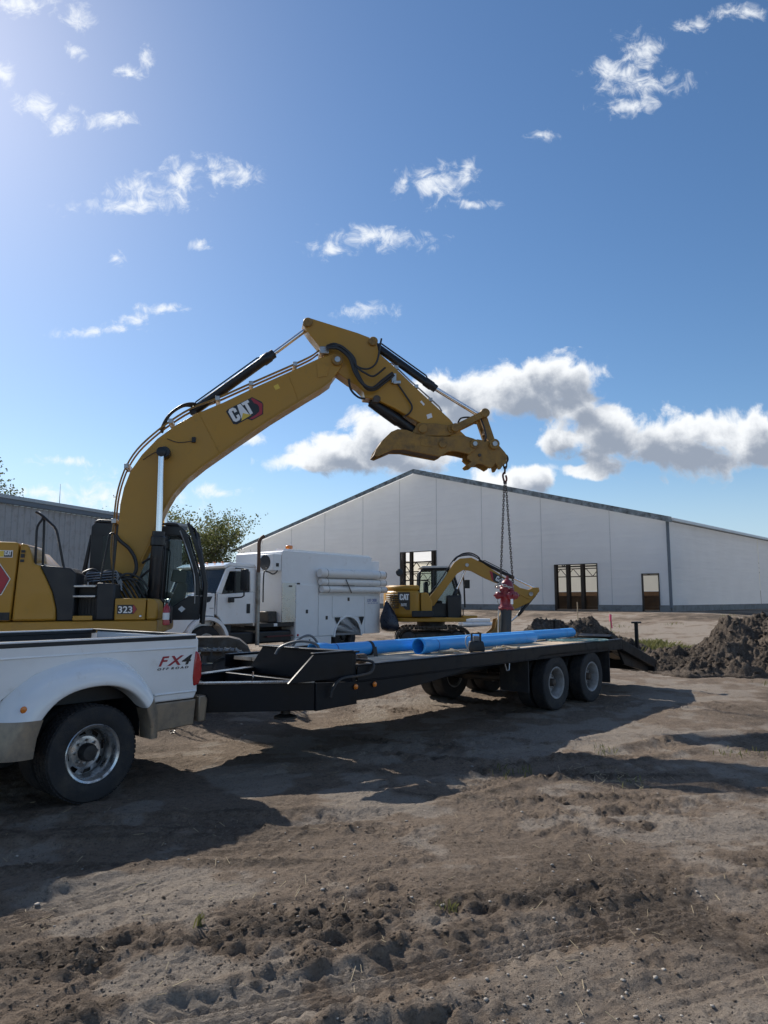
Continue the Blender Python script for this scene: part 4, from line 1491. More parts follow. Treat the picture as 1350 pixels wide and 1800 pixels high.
def ex_cab():
    ny, fy = 13.14, 14.14
    side = lambda y0, y1, nm: MB().prism([(-5.42, 1.30), (-3.37, 1.30), (-3.36, 1.74), (-3.58, 1.74), (-3.88, 1.545), (-4.72, 1.545), (-4.72, 2.88), (-3.80, 2.86),
                                          (-3.74, 2.80), (-3.52, 2.15), (-3.46, 1.745), (-3.362, 1.745), (-3.40, 2.12), (-3.66, 2.93), (-3.76, 3.03), (-5.36, 3.09), (-5.42, 3.02)], y0, y1).build(nm, black_paint, ex, 0.012)
    side(ny, ny + 0.06, 'cab_side')
    side(fy - 0.06, fy, 'cab_side')
    MB().prism([(-5.40, 3.095), (-3.78, 3.035), (-3.85, 3.10), (-5.30, 3.15)], ny + 0.02, fy - 0.02).build('cab_roof', black_paint, ex, 0.02)
    MB().box(-5.40, -5.33, ny + 0.065, fy - 0.065, 1.31, 3.05).build('cab_back', black_paint, ex)
    MB().box(-5.3, -3.4, ny + 0.07, fy - 0.07, 1.31, 1.38).build('cab_floor', black_plastic, ex)
    for y in (ny + 0.025, fy - 0.035):
        MB().prism([(-4.71, 1.555), (-3.885, 1.555), (-3.60, 1.745), (-3.53, 2.15), (-3.75, 2.79), (-3.81, 2.85), (-4.71, 2.87)], y, y + 0.008).build('window', cab_glass, ex, smooth=0)
    fr = [(-3.38, 1.76), (-3.42, 2.12), (-3.68, 2.90)]
    MB().prism(fr + [(x + 0.008, z) for x, z in fr[::-1]], ny + 0.07, fy - 0.07).build('windscreen', cab_glass, ex, smooth=0)
    MB().box(-5.20, -4.80, ny - 0.006, ny - 0.001, 1.9, 2.85).build('window', dark_glass, ex)
    m = MB()
    for x0, x1, z in ((-5.56, -5.42, 0), (-5.50, -5.42, 0)):
        pass
    m.prism([(-5.60, 2.05), (-5.52, 2.05), (-5.425, 2.86), (-5.46, 2.88)], ny + 0.1, ny + 0.2)
    m.build('rear_post', black_paint, ex, 0.01)
    # falling-object guard over the windscreen
    m = MB()
    for k in range(5):
        y = ny + 0.05 + k * 0.225
        m.tube([(-3.63, y, 3.07), (-3.50, y, 2.98), (-3.40, y, 2.50), (-3.29, y, 1.96), (-3.31, y, 1.55), (-3.34, y, 1.24)], 0.028 if k in (0, 4) else 0.016, 6)
    for x, z in ((-3.55, 3.02), (-3.36, 2.35), (-3.295, 1.85), (-3.32, 1.45), (-3.34, 1.26)):
        m.tube([(x, ny + 0.05, z), (x, fy - 0.05, z)], 0.018, 6)
    m.build('windscreen_guard', black_paint, ex)
    m = MB()
    m.prism([(-3.66, 3.10), (-3.60, 3.11), (-3.36, 2.55), (-3.22, 1.95), (-3.26, 1.22), (-3.33, 1.22), (-3.30, 1.95), (-3.44, 2.5)], ny - 0.03, ny + 0.02)
    m.build('guard_frame', black_paint, ex, 0.01)
    m = MB()
    m.tube(spline([(-3.78, ny - 0.02, 2.95), (-3.62, ny - 0.05, 2.55), (-3.48, ny - 0.05, 2.1), (-3.46, ny - 0.03, 1.6)], 4), 0.014, 6)
    m.build('grab_rail', steel, ex)
    # seat and console
    seat_m = mat('seat_cloth', (0.16, 0.165, 0.15), 0.85, var=0.15)
    s = MB()
    s.prism([(-4.55, 1.62), (-3.95, 1.70), (-3.95, 1.82), (-4.50, 1.80)], 13.42, 13.90)
    s.prism([(-4.62, 1.78), (-4.48, 1.78), (-4.60, 2.48), (-4.74, 2.48)], 13.44, 13.88)
    s.prism([(-4.72, 2.5), (-4.62, 2.5), (-4.66, 2.72), (-4.74, 2.70)], 13.55, 13.77)
    s.build('seat', seat_m, ex, 0.03)
    s = MB()
    s.prism([(-4.05, 1.40), (-3.72, 1.40), (-3.62, 1.95), (-3.72, 2.02), (-3.80, 2.0)], 13.30, 13.42)
    s.prism([(-3.95, 2.02), (-3.66, 1.96), (-3.64, 2.20), (-3.90, 2.24)], 13.28, 13.33)
    s.build('console', mat('console_grey', (0.20, 0.20, 0.17), 0.7), ex, 0.02)
    MB().prism([(-3.70, 1.44), (-3.63, 1.50), (-3.70, 1.56), (-3.77, 1.50)], ny - 0.006, ny - 0.002).build('sticker', decal_white, ex)


def ex_boom():
    ol = [(-0.706, 6.04), (-0.749, 6.169), (-0.884, 6.18), (-1.147, 6.101), (-1.551, 5.901), (-2.356, 5.517), (-2.917, 5.229), (-3.415, 5.009), (-3.747, 4.808),
          (-4.066, 4.557), (-4.321, 4.271), (-4.513, 3.965), (-4.611, 3.676), (-4.666, 3.374), (-4.68, 3.073), (-4.70, 2.649), (-4.73, 2.217), (-4.80, 1.99), (-4.815, 1.85),
          (-4.75, 1.75), (-4.62, 1.74), (-4.51, 1.839), (-4.322, 2.327), (-4.188, 2.628), (-4.094, 2.88), (-4.02, 3.073), (-3.915, 3.318), (-3.785, 3.553), (-3.576, 3.80),
          (-3.253, 4.075), (-2.732, 4.453), (-2.076, 4.918), (-1.409, 5.347), (-1.141, 5.51), (-0.942, 5.655), (-0.823, 5.81), (-0.726, 5.965)]
    b = MB().prism(ol, 12.57, 13.03).build('boom', yellow, ex, 0.012)
    # the edge of the lower plate stands a little proud
    m = MB()
    low = ol[21:35]
    for (x0, z0), (x1, z1) in zip(low[:-1], low[1:]):
        d = Vector((x1 - x0, 0, z1 - z0)).normalized()
        nrm = Vector((d.z, 0, -d.x))
        q = [(x0, z0), (x1, z1), (x1 + nrm.x * 0.022, z1 + nrm.z * 0.022), (x0 + nrm.x * 0.022, z0 + nrm.z * 0.022)]
        m.prism(q, 12.548, 13.052)
    m.build('lower_plate', yellow, b)
    bb(MB(), -0.83, 6.05, 12.52, 13.08, 0.11).build('boom_pin', yellow_worn, b)
    bb(MB(), -0.83, 6.05, 12.505, 12.519, 0.06).build('pin_cap', steel, b)
    bb(MB(), -3.92, 4.27, 12.36, 13.24, 0.10).build('ram_pin', black_paint, b)
    m = MB()
    m.prism([(-1.20, 5.70), (-1.02, 5.74), (-0.96, 5.98), (-1.22, 5.98)], 12.558, 12.569)
    m.build('patch_plate', yellow, b, 0.004)
    # service pipes laid along the back of the boom
    base = [(-4.77, 2.22), (-4.80, 2.62), (-4.765, 3.08), (-4.74, 3.437), (-4.684, 3.746), (-4.580, 4.057), (-4.408, 4.349), (-4.150, 4.62), (-3.846, 4.872),
            (-3.49, 5.105), (-3.03, 5.297), (-2.43, 5.584), (-1.62, 5.965), (-1.30, 6.13), (-1.17, 6.23), (-1.06, 6.27)]
    for k in range(4):
        y = 12.60 + 0.11 * k
        up = 0.02 + 0.012 * (k % 2)
        m = MB()
        m.tube(spline([(x - 0.02 * (k % 2), y, z + up) for x, z in base], 3), 0.016, 6)
        m.build('service_pipe', steel if k % 2 else yellow_worn, b)
    for i in (2, 5, 8, 10, 11, 12):
        x, z = base[i]
        m = MB()
        m.box(x - 0.04, x + 0.04, 12.57, 13.0, z - 0.03, z + 0.055)
        m.build('pipe_clamp', steel, b, 0.008)
    MB().box(-1.16, -0.99, 12.52, 12.95, 6.17, 6.31).build('pipe_manifold', steel, b, 0.012)
    for k, y in enumerate((12.62, 12.72, 12.84)):
        m = MB()
        m.tube(spline([(-4.02, y, 4.72), (-3.90, y, 4.98 + 0.03 * k), (-3.66, y, 5.18 + 0.02 * k), (-3.46, y, 5.22), (-3.38, EY, 5.22)], 5), 0.022, 8)
        m.build('hydraulic_hose', hose_rubber, b)
    MB().box(-3.47, -3.40, 12.52, 12.568, 4.47, 4.57).build('work_lamp', black_plastic, b, 0.01)
    m = MB()
    m.tube(spline([(-3.47, 12.555, 4.50), (-3.7, 12.56, 4.48), (-3.9, 12.56, 4.55)], 4), 0.007, 5)
    m.tube(spline([(-3.92, 12.555, 4.32), (-4.1, 12.555, 4.30), (-4.3, 12.555, 4.17)], 4), 0.007, 5)
    m.build('lamp_wire', hose_rubber, b)
    # weld beads where the boom plates join, and small stickers
    for pa, pb in (((-3.35, 5.03), (-2.98, 4.27)), ((-1.75, 5.79), (-1.56, 5.26))):
        MB().tube([(pa[0], 12.568, pa[1]), (pb[0], 12.568, pb[1])], 0.007, 5).build('weld_bead', yellow, b)
    MB().prism([(-1.98, 5.46), (-1.90, 5.50), (-1.94, 5.58), (-2.02, 5.54)], 12.565, 12.5695).build('sticker', decal_gold, b)
    # maker's mark
    MB().prism([(-2.876, 5.051), (-2.85, 5.09), (-2.775, 5.129), (-2.466, 5.294), (-2.413, 5.326), (-2.235, 5.235), (-2.207, 5.192), (-2.207, 5.004), (-2.41, 4.883),
                (-2.495, 4.914), (-2.608, 4.848), (-2.683, 4.809), (-2.744, 4.817)], 12.564, 12.5695).build('badge', decal_black, b)
    MB().prism([(-2.457, 4.918), (-2.403, 4.905), (-2.225, 5.004), (-2.222, 5.195), (-2.397, 5.305), (-2.435, 5.294), (-2.372, 5.208), (-2.31, 5.184), (-2.279, 5.129),
                (-2.277, 5.051), (-2.352, 4.981)], 12.561, 12.5637).build('badge', decal_red, b)
    cat_letters(MB(), -2.725, 4.838, 0.268, 12.560, 12.5637, 0.0, R(28.5)).build('badge', decal_white, b)
    MB().prism([(-2.574, 5.02), (-2.42, 4.985), (-2.60, 4.872)], 12.557, 12.5597).build('badge', decal_gold, b)


def ex_stick():
    ol = [(-1.444, 6.699), (-1.445, 6.739), (-1.412, 6.806), (-1.31, 6.837), (-1.156, 6.789), (-0.472, 6.575), (-0.194, 6.466), (-0.126, 6.379), (-0.094, 6.205), (0.146, 5.989),
          (0.489, 5.645), (0.819, 5.324), (1.056, 5.101), (1.22, 4.946), (1.321, 4.815), (1.514, 4.625), (1.668, 4.56), (1.69, 4.45), (1.594, 4.39), (1.44, 4.44), (1.185, 4.66),
          (0.681, 4.87), (0.213, 5.15), (-0.156, 5.34), (-0.342, 5.36), (-0.363, 5.463), (-0.468, 5.57), (-0.635, 5.677), (-0.839, 5.833), (-1.044, 6.054), (-1.166, 6.325), (-1.321, 6.52)]
    s = MB().prism(ol, 12.62, 12.98).build('stick', yellow, ex, 0.012)
    bb(MB(), -1.37, 6.75, 12.58, 13.02, 0.085).build('tail_pin', yellow_worn, s)
    bb(MB(), -0.20, 6.41, 12.58, 13.02, 0.085).build('ram_pin', yellow_worn, s)
    bb(MB(), 1.245, 4.755, 12.56, 13.04, 0.085).build('link_pin', yellow_worn, s)
    hoses = [[(-1.05, 6.24), (-0.90, 6.28), (-0.778, 6.259), (-0.569, 6.055), (-0.516, 5.82), (-0.36, 5.523), (-0.206, 5.47), (-0.031, 5.586), (0.155, 5.746)],
             [(-1.05, 6.27), (-0.88, 6.31), (-0.652, 6.141), (-0.517, 5.906), (-0.31, 5.852), (-0.155, 5.98), (-0.093, 6.30), (-0.07, 6.42)],
             [(-0.60, 6.03), (-0.50, 5.87), (-0.361, 5.767), (-0.206, 5.714), (0.0, 5.874)],
             [(-1.05, 6.22), (-0.85, 6.22), (-0.65, 6.05), (-0.55, 5.78), (-0.40, 5.56), (-0.23, 5.49), (-0.06, 5.62), (0.13, 5.77)]]
    for k, h in enumerate(hoses):
        m = MB()
        m.tube(spline([(x, 12.48 - 0.012 * k, z) for x, z in h], 6), 0.030 if k in (0, 3) else 0.018, 9)
        m.build('hydraulic_hose', hose_rubber, s)
    m = MB()
    m.tube(spline([(-0.634, 12.6, 5.70), (-0.60, 12.58, 5.50), (-0.47, 12.58, 5.36), (-0.342, 12.6, 5.33)], 5), 0.02, 8)
    m.build('hydraulic_hose', hose_rubber, s)
    m = MB()
    m.tube(spline([(0.227, 12.58, 5.629), (0.38, 12.57, 5.395), (0.503, 12.57, 5.184), (0.461, 12.58, 5.058), (0.379, 12.6, 5.006)], 6), 0.016, 8)
    m.build('hydraulic_hose', hose_rubber, s)
    for y in (12.66, 12.94):
        m = MB()
        m.tube([(0.14, y, 5.80), (0.10, y, 6.02), (0.16, y, 6.02), (0.5, y, 5.68), (0.84, y, 5.37), (1.03, y, 5.19), (1.08, y, 5.10)], 0.014, 6)
        m.build('service_pipe', steel, s)
    for x, z in ((0.23, 5.93), (0.60, 5.57), (0.86, 5.32)):
        MB().box(x - 0.04, x + 0.04, 12.63, 12.97, z - 0.03, z + 0.04).build('pipe_clamp', steel, s, 0.006)
    m = MB()
    m.box(0.13, 0.22, 12.56, 12.62, 5.62, 5.80).box(0.16, 0.30, 12.55, 12.60, 5.60, 5.66)
    m.build('shut_off_valve', steel, s, 0.01)
    MB().prism([(0.80, 4.95), (0.89, 4.98), (0.87, 5.06), (0.78, 5.03)], 12.612, 12.618).build('sticker', decal_white, s)
    MB().prism([(0.66, 5.28), (0.73, 5.20), (0.75, 5.23), (0.69, 5.30)], 12.612, 12.618).build('sticker', decal_white, s)
    # thumb ram under the stick
    r = MB()
    a, b = Vector((-0.20, 12.8, 5.33)), Vector((0.60, 12.8, 4.75))
    d = (b - a).normalized()
    r.lathe([(0.04, -0.03), (0.10, 0.0), (0.11, 0.3), (0.115, 0.62), (0.10, 0.65), (0.10, (b - a).length)], a, d, 16)
    r.build('thumb_ram', black_paint, s)
    bb(MB(), -0.13, 5.33, 12.60, 13.0, 0.07).build('ram_pin', worn_steel, s)
    # bracket under the stick that carries thumb and ram
    MB().prism([(0.52, 4.70), (0.62, 4.87), (0.95, 4.86), (1.30, 4.80), (1.34, 4.68), (1.15, 4.62), (0.72, 4.63)], 12.58, 13.02).build('thumb_bracket', yellow_worn, s, 0.01)
    bb(MB(), 0.70, 4.76, 12.55, 13.05, 0.085).build('bracket_pin', yellow_worn, s)


def ex_tools():
    th = [(-0.188, 4.265), (-0.156, 4.361), (-0.041, 4.536), (0.109, 4.686), (0.226, 4.737), (0.386, 4.72), (0.574, 4.643), (0.871, 4.60), (1.127, 4.60), (1.404, 4.621), (1.60, 4.56),
          (1.678, 4.447), (1.615, 4.359), (1.506, 4.275), (1.339, 4.317), (1.211, 4.338), (1.104, 4.317), (1.042, 4.265), (0.977, 4.234), (0.552, 4.317), (0.342, 4.361), (0.151, 4.365),
          (0.0, 4.296), (-0.125, 4.242)]
    o = MB().prism(th, 12.56, 12.62).build('thumb', yellow_worn, ex, 0.008)
    MB().prism(th, 12.98, 13.04).build('side_plate', yellow_worn, o, 0.008)
    m = MB()
    m.prism([(-0.19, 4.262), (-0.05, 4.53), (0.22, 4.74), (0.40, 4.72), (0.40, 4.69), (0.24, 4.71), (-0.02, 4.52), (-0.16, 4.262)], 12.622, 12.978)
    m.prism([(0.02, 4.315), (0.16, 4.38), (0.36, 4.375), (0.97, 4.25), (0.97, 4.28), (0.36, 4.405), (0.15, 4.41), (0.0, 4.34)], 12.622, 12.978)
    m.build('thumb_web', worn_steel, o)
    m = MB()
    m.prism([(0.62, 4.43), (0.84, 4.41), (0.86, 4.54), (0.64, 4.56)], 12.552, 12.559)
    m.build('wear_plate', yellow_worn, o, 0.003)
    bb(MB(), 1.02, 4.46, 12.54, 12.558, 0.075).build('wear_plate', yellow_worn, o)
    # quick coupler with hooks
    cp = [(1.516, 4.527), (1.676, 4.558), (1.901, 4.516), (1.964, 4.537), (2.024, 4.495), (2.175, 4.317), (2.215, 4.25), (2.191, 4.112), (2.126, 4.057), (2.086, 4.0), (2.046, 4.0),
          (2.035, 4.069), (1.997, 4.112), (1.944, 4.047), (1.893, 4.015), (1.828, 4.057), (1.74, 4.102), (1.659, 4.102), (1.596, 4.052), (1.521, 4.04), (1.485, 4.085), (1.554, 4.144),
          (1.48, 4.213), (1.492, 4.265)]
    q = MB().prism(cp, 12.60, 12.66).build('quick_coupler', yellow_worn, ex, 0.008)
    MB().prism(cp, 12.94, 13.0).build('side_plate', yellow_worn, q, 0.008)
    m = MB()
    m.prism([(1.60, 4.50), (1.90, 4.46), (2.00, 4.47), (2.15, 4.30), (2.18, 4.15), (2.08, 4.14), (1.90, 4.12), (1.70, 4.16), (1.58, 4.2)], 12.662, 12.938)
    m.build('coupler_body', worn_steel, q)
    bb(MB(), 1.60, 4.46, 12.54, 13.06, 0.085).build('coupler_pin', yellow_worn, q)
    bb(MB(), 1.60, 4.46, 12.52, 12.539, 0.045).build('pin_cap', steel, q)
    bb(MB(), 1.965, 4.46, 12.54, 13.06, 0.095).build('coupler_pin', yellow_worn, q)
    bb(MB(), 1.965, 4.46, 12.52, 12.539, 0.05).build('pin_cap', steel, q)
    bb(MB(), 1.70, 4.26, 12.585, 12.599, 0.03).build('pin_cap', worn_steel, q)
    m = MB()
    m.tube([(2.235 + 0.055 * math.cos(a), 12.8 + 0.0 * a, 4.225 + 0.075 * math.sin(a)) for a in [2 * math.pi * k / 16 for k in range(16)]], 0.022, 8, closed=True)
    m.build('lifting_eye', worn_steel, q)
    # linkage: twin idler links and the H-link
    for y in (12.50, 13.04):
        m = MB()
        m.bar((1.245, y + 0.03, 4.755), (1.79, y + 0.03, 5.03), 0.06, 0.11)
        bb(m, 1.245, 4.755, y, y + 0.06, 0.08)
        bb(m, 1.79, 5.03, y, y + 0.06, 0.085)
        m.build('idler_link', yellow_worn, ex)
    m = MB()
    m.bar((1.79, 12.68, 5.03), (1.965, 12.68, 4.48), 0.08, 0.12)
    m.bar((1.79, 12.92, 5.03), (1.965, 12.92, 4.48), 0.08, 0.12)
    m.box(1.84, 1.92, 12.72, 12.88, 4.68, 4.82)
    bb(m, 1.79, 5.03, 12.57, 13.03, 0.075)
    m.build('power_link', yellow_worn, ex)
    m = MB()
    m.tube(spline([(1.30, 12.55, 4.85), (1.35, 12.53, 4.93), (1.48, 12.53, 4.95), (1.56, 12.53, 4.93)], 5), 0.016, 7)
    m.tube(spline([(1.72, 12.6, 4.98), (1.78, 12.58, 4.8), (1.82, 12.58, 4.6), (1.80, 12.62, 4.5)], 5), 0.016, 7)
    m.build('coupler_hose', hose_rubber, ex)


ex_undercarriage()
MB.swing = swing
ex_house()
MB.yref = 'cab'
ex_cab()
MB.yref = 'boom'
ex_boom()
MB.yref = 'stick'
ex_stick()
MB.yref = 'tool'
ex_tools()
MB.yref = 'stick_ram'
ram(ex, (-3.48, 5.14), (-2.03, 6.235), (-1.37, 6.75), 0.088, 0.047, EY, 'stick_ram')
MB.yref = 'ram'
for y in (12.38, 13.22):
    ram(ex, (-3.98, 1.40), (-3.915, 2.86), (-3.92, 4.27), 0.110, 0.057, y, 'boom_ram')
MB.yref = 'bucket_ram'
ram(ex, (-0.20, 6.41), (0.97, 5.545), (1.79, 5.03), 0.072, 0.042, EY, 'bucket_ram')

MB.swing = None
MB.yref = None
# fire extinguisher clipped to the front of the tool box
MB.org = (-3.52, 11.62, 1.27)
fe = thing('fire_extinguisher', 'small red fire extinguisher strapped beside the excavator cab', 'extinguisher', MB.org)
ext_red = mat('extinguisher_red', (0.40, 0.02, 0.03), 0.3, var=0.1, coat=0.4)
MB().lathe([(0.045, 0.0), (0.058, 0.01), (0.058, 0.26), (0.04, 0.31), (0.018, 0.325), (0.018, 0.35)], (-3.52, 11.62, 1.27), (0, 0, 1), 18).build('cylinder', ext_red, fe)
MB().lathe([(0.0595, 0.09), (0.0595, 0.20)], (-3.52, 11.62, 1.27), (0, 0, 1), 18).build('paper_label', decal_white, fe)
m = MB()
m.box(-3.545, -3.495, 11.60, 11.64, 1.62, 1.645).bar((-3.52, 11.62, 1.64), (-3.60, 11.62, 1.67), 0.02, 0.015).bar((-3.52, 11.62, 1.66), (-3.62, 11.62, 1.70), 0.02, 0.012)
m.build('valve_handle', black_plastic, fe)
m = MB()
m.tube(spline([(-3.50, 11.61, 1.63), (-3.45, 11.60, 1.58), (-3.45, 11.60, 1.42), (-3.46, 11.61, 1.34)], 4), 0.010, 7)
m.build('hose', hose_rubber, fe)
MB().box(-3.585, -3.455, 11.68, 11.72, 1.30, 1.56).build('bracket', dark_steel, fe)
MB.org = (0, 0, 0)

# ------------------------------------------------------------------ wheels
def tyre_mesh(mb, c, sgn, R_, w, rim, tread=0, n=40):
    """tyre round a cross axle through c; sgn = -1 when its outer face looks to -y"""
    pr = [(rim, -w * .40), (rim + .012, -w * .46), (rim + (R_ - rim) * .45, -w * .52), (R_ * .955, -w * .47), (R_ * .985, -w * .41), (R_ * .993, -w * .33),
          (R_ * .993, w * .33), (R_ * .985, w * .41), (R_ * .955, w * .47), (rim + (R_ - rim) * .45, w * .52), (rim + .012, w * .46), (rim, w * .40)]
    mb.lathe(pr + [pr[0]], c, (0, sgn, 0), n, False)
    if tread:
        cx, cy, cz = c
        for k in range(tread):
            for j, (u, hw) in enumerate(((-.34, .095), (-.12, .085), (.12, .085), (.34, .095))):
                a = 2 * math.pi * (k + 0.5 * (j % 2)) / tread
                da = math.pi / tread * 0.72
                vs = []
                for r in (R_ * .985, R_ * 1.002):
                    for s1, s2 in ((-1, -1), (1, -1), (1, 1), (-1, 1)):
                        t = a + s1 * da
                        vs.append((cx + r * math.cos(t), cy + (u + s2 * hw) * w, cz + r * math.sin(t)))
                mb.add(vs, [(0, 3, 2, 1), (4, 5, 6, 7), (0, 1, 5, 4), (1, 2, 6, 5), (2, 3, 7, 6), (3, 0, 4, 7)])
    return mb


def disc_with_holes(mb, c, sgn, r0, h0, r1, h1, holes, n=48, t=0.008, frac=0.45):
    """cone-shaped ring (radius r0 at depth h0 to r1 at depth h1) with open slots"""
    cx, cy, cz = c
    rm0, rm1 = r0 + (r1 - r0) * .22, r0 + (r1 - r0) * .80

    def P(r, a):
        h = h0 + (h1 - h0) * (r - r0) / (r1 - r0)
        return (cx + r * math.cos(a), cy + sgn * h, cz + r * math.sin(a))
    vs, fs = [], []
    rs = [r0, rm0, rm1, r1]
    for r in rs:
        for k in range(n):
            vs.append(P(r, 2 * math.pi * k / n))
    per = n // holes
    for i in range(3):
        for k in range(n):
            if i == 1 and (k % per) < per * frac:
                continue
            l = (k + 1) % n
            fs.append((i * n + k, i * n + l, (i + 1) * n + l, (i + 1) * n + k))
    mb.add(vs, fs)


def wheel(parent, c, sgn, R_, w, rim, rim_mat, hub_depth=0.10, nuts=8, holes=8, tread=0, hub=True, hub_r=0.065, hub_mat=None, name='wheel', pad_mat=None):
    """part wheel (tyre) with sub-parts rim and hub; depth of the disc measured in from the outer face"""
    t = tyre_mesh(MB(), c, sgn, R_, w, rim, tread).build(name, rubber, parent)
    m = MB()
    o = w * .44
    lip = rim + .006
    m.lathe([(lip, o), (lip + .012, o + .006), (lip + .006, o + .012), (lip - .012, o + .004), (rim - .025, o - .03), (rim - .03, o - hub_depth), (rim - .02, -w * .44), (rim + .0, -w * .44)], c, (0, sgn, 0), 48, False)
    dp = o - hub_depth
    disc_with_holes(m, c, sgn, rim * .58, dp + .012, rim - .03, dp - .035, holes)
    m.lathe([(rim * .58, dp + .012), (rim * .30, dp + .02), (rim * .2, dp + .02)], c, (0, sgn, 0), 32, False)
    rm = m.build('rim', rim_mat, t, smooth=30)
    if hub:
        m = MB()
        m.lathe([(hub_r, dp - .02), (hub_r, dp + .07), (hub_r * .8, dp + .095), (hub_r * .3, dp + .10)], c, (0, sgn, 0), 20)
        m.build('hub_cap', hub_mat or dark_steel, t)
        m = MB()
        for k in range(nuts):
            a = 2 * math.pi * k / nuts
            m.lathe([(.013, dp), (.013, dp + .035), (.008, dp + .045)], (c[0] + rim * .44 * math.cos(a), c[1], c[2] + rim * .44 * math.sin(a)), (0, sgn, 0), 6)
        m.build('lug_nuts', steel, t)
    m = MB()
    m.lathe([(rim - .035, -w * .3), (0.02, -w * .3)], c, (0, sgn, 0), 24)
    m.build('brake_drum', dark_steel, t)
    return t


# ------------------------------------------------------------------ white and tan pickup with twin rear wheels
pk = thing('pickup_truck', 'white pickup with twin rear wheels and tan lower panels, cut by the left edge', 'pickup truck', (-3.347, 6.948, 0), R(50))


def pickup():
    hw = 1.015
    arch_in = [(-.52, .45), (-.50, .60), (-.455, .74), (-.37, .85), (-.22, .935), (.04, .965), (.24, .925), (.38, .83), (.465, .72), (.50, .60), (.51, .45)]
    arch_out = [(-.84, .45), (-.82, .60), (-.79, .74), (-.69, .93), (-.44, 1.12), (.02, 1.215), (.32, 1.165), (.50, 1.03), (.61, .86), (.66, .68), (.665, .45)]
    for sg in (-1, 1):
        # bed side with wheel opening
        ol = [(-1.34, .73), (-.80, .73), (-.70, .90), (-.44, 1.08), (.02, 1.17), (.32, 1.12), (.48, 1.0), (.60, .84), (.64, .73), (1.10, .73), (1.135, .80), (1.135, 1.29), (1.115, 1.325), (-1.34, 1.325)]
        y0, y1 = sorted((sg * hw, sg * (hw - .05)))
        MB().prism(ol, y0, y1).build('bed_side', white_paint, pk, .015, 3)
        # crease line and lower tan sill
        y0, y1 = sorted((sg * (hw + .008), sg * (hw - .04)))
        MB().prism([(.645, .46), (1.10, .48), (1.12, .722), (.645, .722)], y0, y1).build('lower_panel', tan_paint, pk, .012)
        MB().prism([(-1.34, .46), (-.80, .46), (-.80, .722), (-1.34, .722)], y0, y1).build('lower_panel', tan_paint, pk, .012)
        # bed rail cap
        y0, y1 = sorted((sg * (hw + .006), sg * (hw - .085)))
        MB().box(-1.34, 1.10, y0, y1, 1.302, 1.3355).build('rail_trim', black_plastic, pk, .006)
        MB().box(-1.34, 1.10, y0, y1, 1.336, 1.352).build('rail_cap', white_paint, pk, .006)
        y0, y1 = sorted((sg * (hw - .055), sg * (hw - .075)))
        MB().box(-1.30, 1.05, y0, y1, .86, 1.325).build('bed_liner', black_plastic, pk)
        # flared fender over the twin wheels: white above, tan below
        lv = [(0.0, hw - .02), (.10, hw + .05), (.28, hw + .135), (.50, hw + .185), (.75, hw + .205), (.93, hw + .205), (1.0, hw + .195), (1.0, hw + .02)]
        rings = []
        for f, y in lv:
            rings.append([(xo + (xi - xo) * f, sg * y, zo + (zi - zo) * f) for (xo, zo), (xi, zi) in zip(arch_out, arch_in)])
        n = len(arch_in)

        def part(i0, i1, mt, nm):
            m = MB()
            vs = [p for r in rings for p in r[i0:i1 + 1]]
            k = i1 - i0 + 1
            fs = [(a * k + b, a * k + b + 1, (a + 1) * k + b + 1, (a + 1) * k + b) for a in range(len(rings) - 1) for b in range(k - 1)]
            m.add(vs, fs)
            o = m.build(nm, mt, pk, smooth=50)
            return o
        w = part(2, n - 3, white_paint, 'fender')
        sub = w.modifiers.new('smooth', 'SUBSURF')
        sub.levels = sub.render_levels = 2
        part(0, 2, tan_paint, 'fender_skirt')
        part(n - 3, n - 1, tan_paint, 'fender_skirt')
        # dark wheel house behind the opening
        m = MB()
        wi = [(x * 1.02, z * 1.0) for x, z in arch_in]
        vs = [(x, sg * (hw + .0), z) for x, z in wi] + [(x, sg * .45, z) for x, z in wi]
        m.add(vs, [(i, i + 1, i + 1 + n, i + n) for i in range(n - 1)] + [tuple(range(n, 2 * n))])
        m.build('wheel_house', black_plastic, pk)
        # marker lamps
        for x in (-.60,):
            MB().lathe([(.0, .012), (.022, .008), (.028, 0.0)], (x, sg * (hw + .165), .83), (0, sg, 0), 14).build('marker_lamp', amber_lens, pk)
        # tail lamp on the corner
        y0, y1 = sorted((sg * (hw + .012), sg * (hw - .16)))
        MB().prism([(1.10, 1.19), (1.15, 1.165), (1.178, 1.06), (1.178, .94), (1.15, .86), (1.085, .845), (1.075, .93), (1.085, 1.08)], y0, y1).build('tail_lamp', red_lens, pk, .018, 3)
        # rear and front wheels
        for k, yy_ in enumerate((1.06, .74)):
            wheel(pk, (0, sg * yy_, .40), sg, .40, .235, .225, alloy, .135, 8, 8, 58 if (k == 0 and sg < 0) else 0, hub_r=.075, hub=(k == 0), name='wheel')
        wheel(pk, (-4.35, sg * .86, .40), sg, .40, .245, .225, alloy, .05, 8, 8, 0, hub_r=.075, name='wheel')
    # soft crease along the side
    MB().tube([(-1.33, -hw - .001, 1.215), (.2, -hw - .001, 1.225), (1.10, -hw - .001, 1.222)], .010, 6).build('side_crease', white_paint, pk)
    MB().tube([(.66, -hw - .002, .80), (1.12, -hw - .002, .80)], .010, 6).build('side_crease', white_paint, pk)
    # bed floor, bulkhead, tailgate
    MB().box(-1.32, 1.06, -.935, .935, .80, .86).build('bed_floor', black_plastic, pk)
    MB().box(-1.36, -1.30, -.96, .96, .80, 1.34).build('bulkhead', white_paint, pk, .01)
    m = MB().box(1.062, 1.12, -.85, .85, .74, 1.33)
    m.build('tailgate', white_paint, pk, .015)
    MB().box(1.055, 1.125, -.93, .93, 1.331, 1.352).build('tailgate_cap', black_plastic, pk, .006)
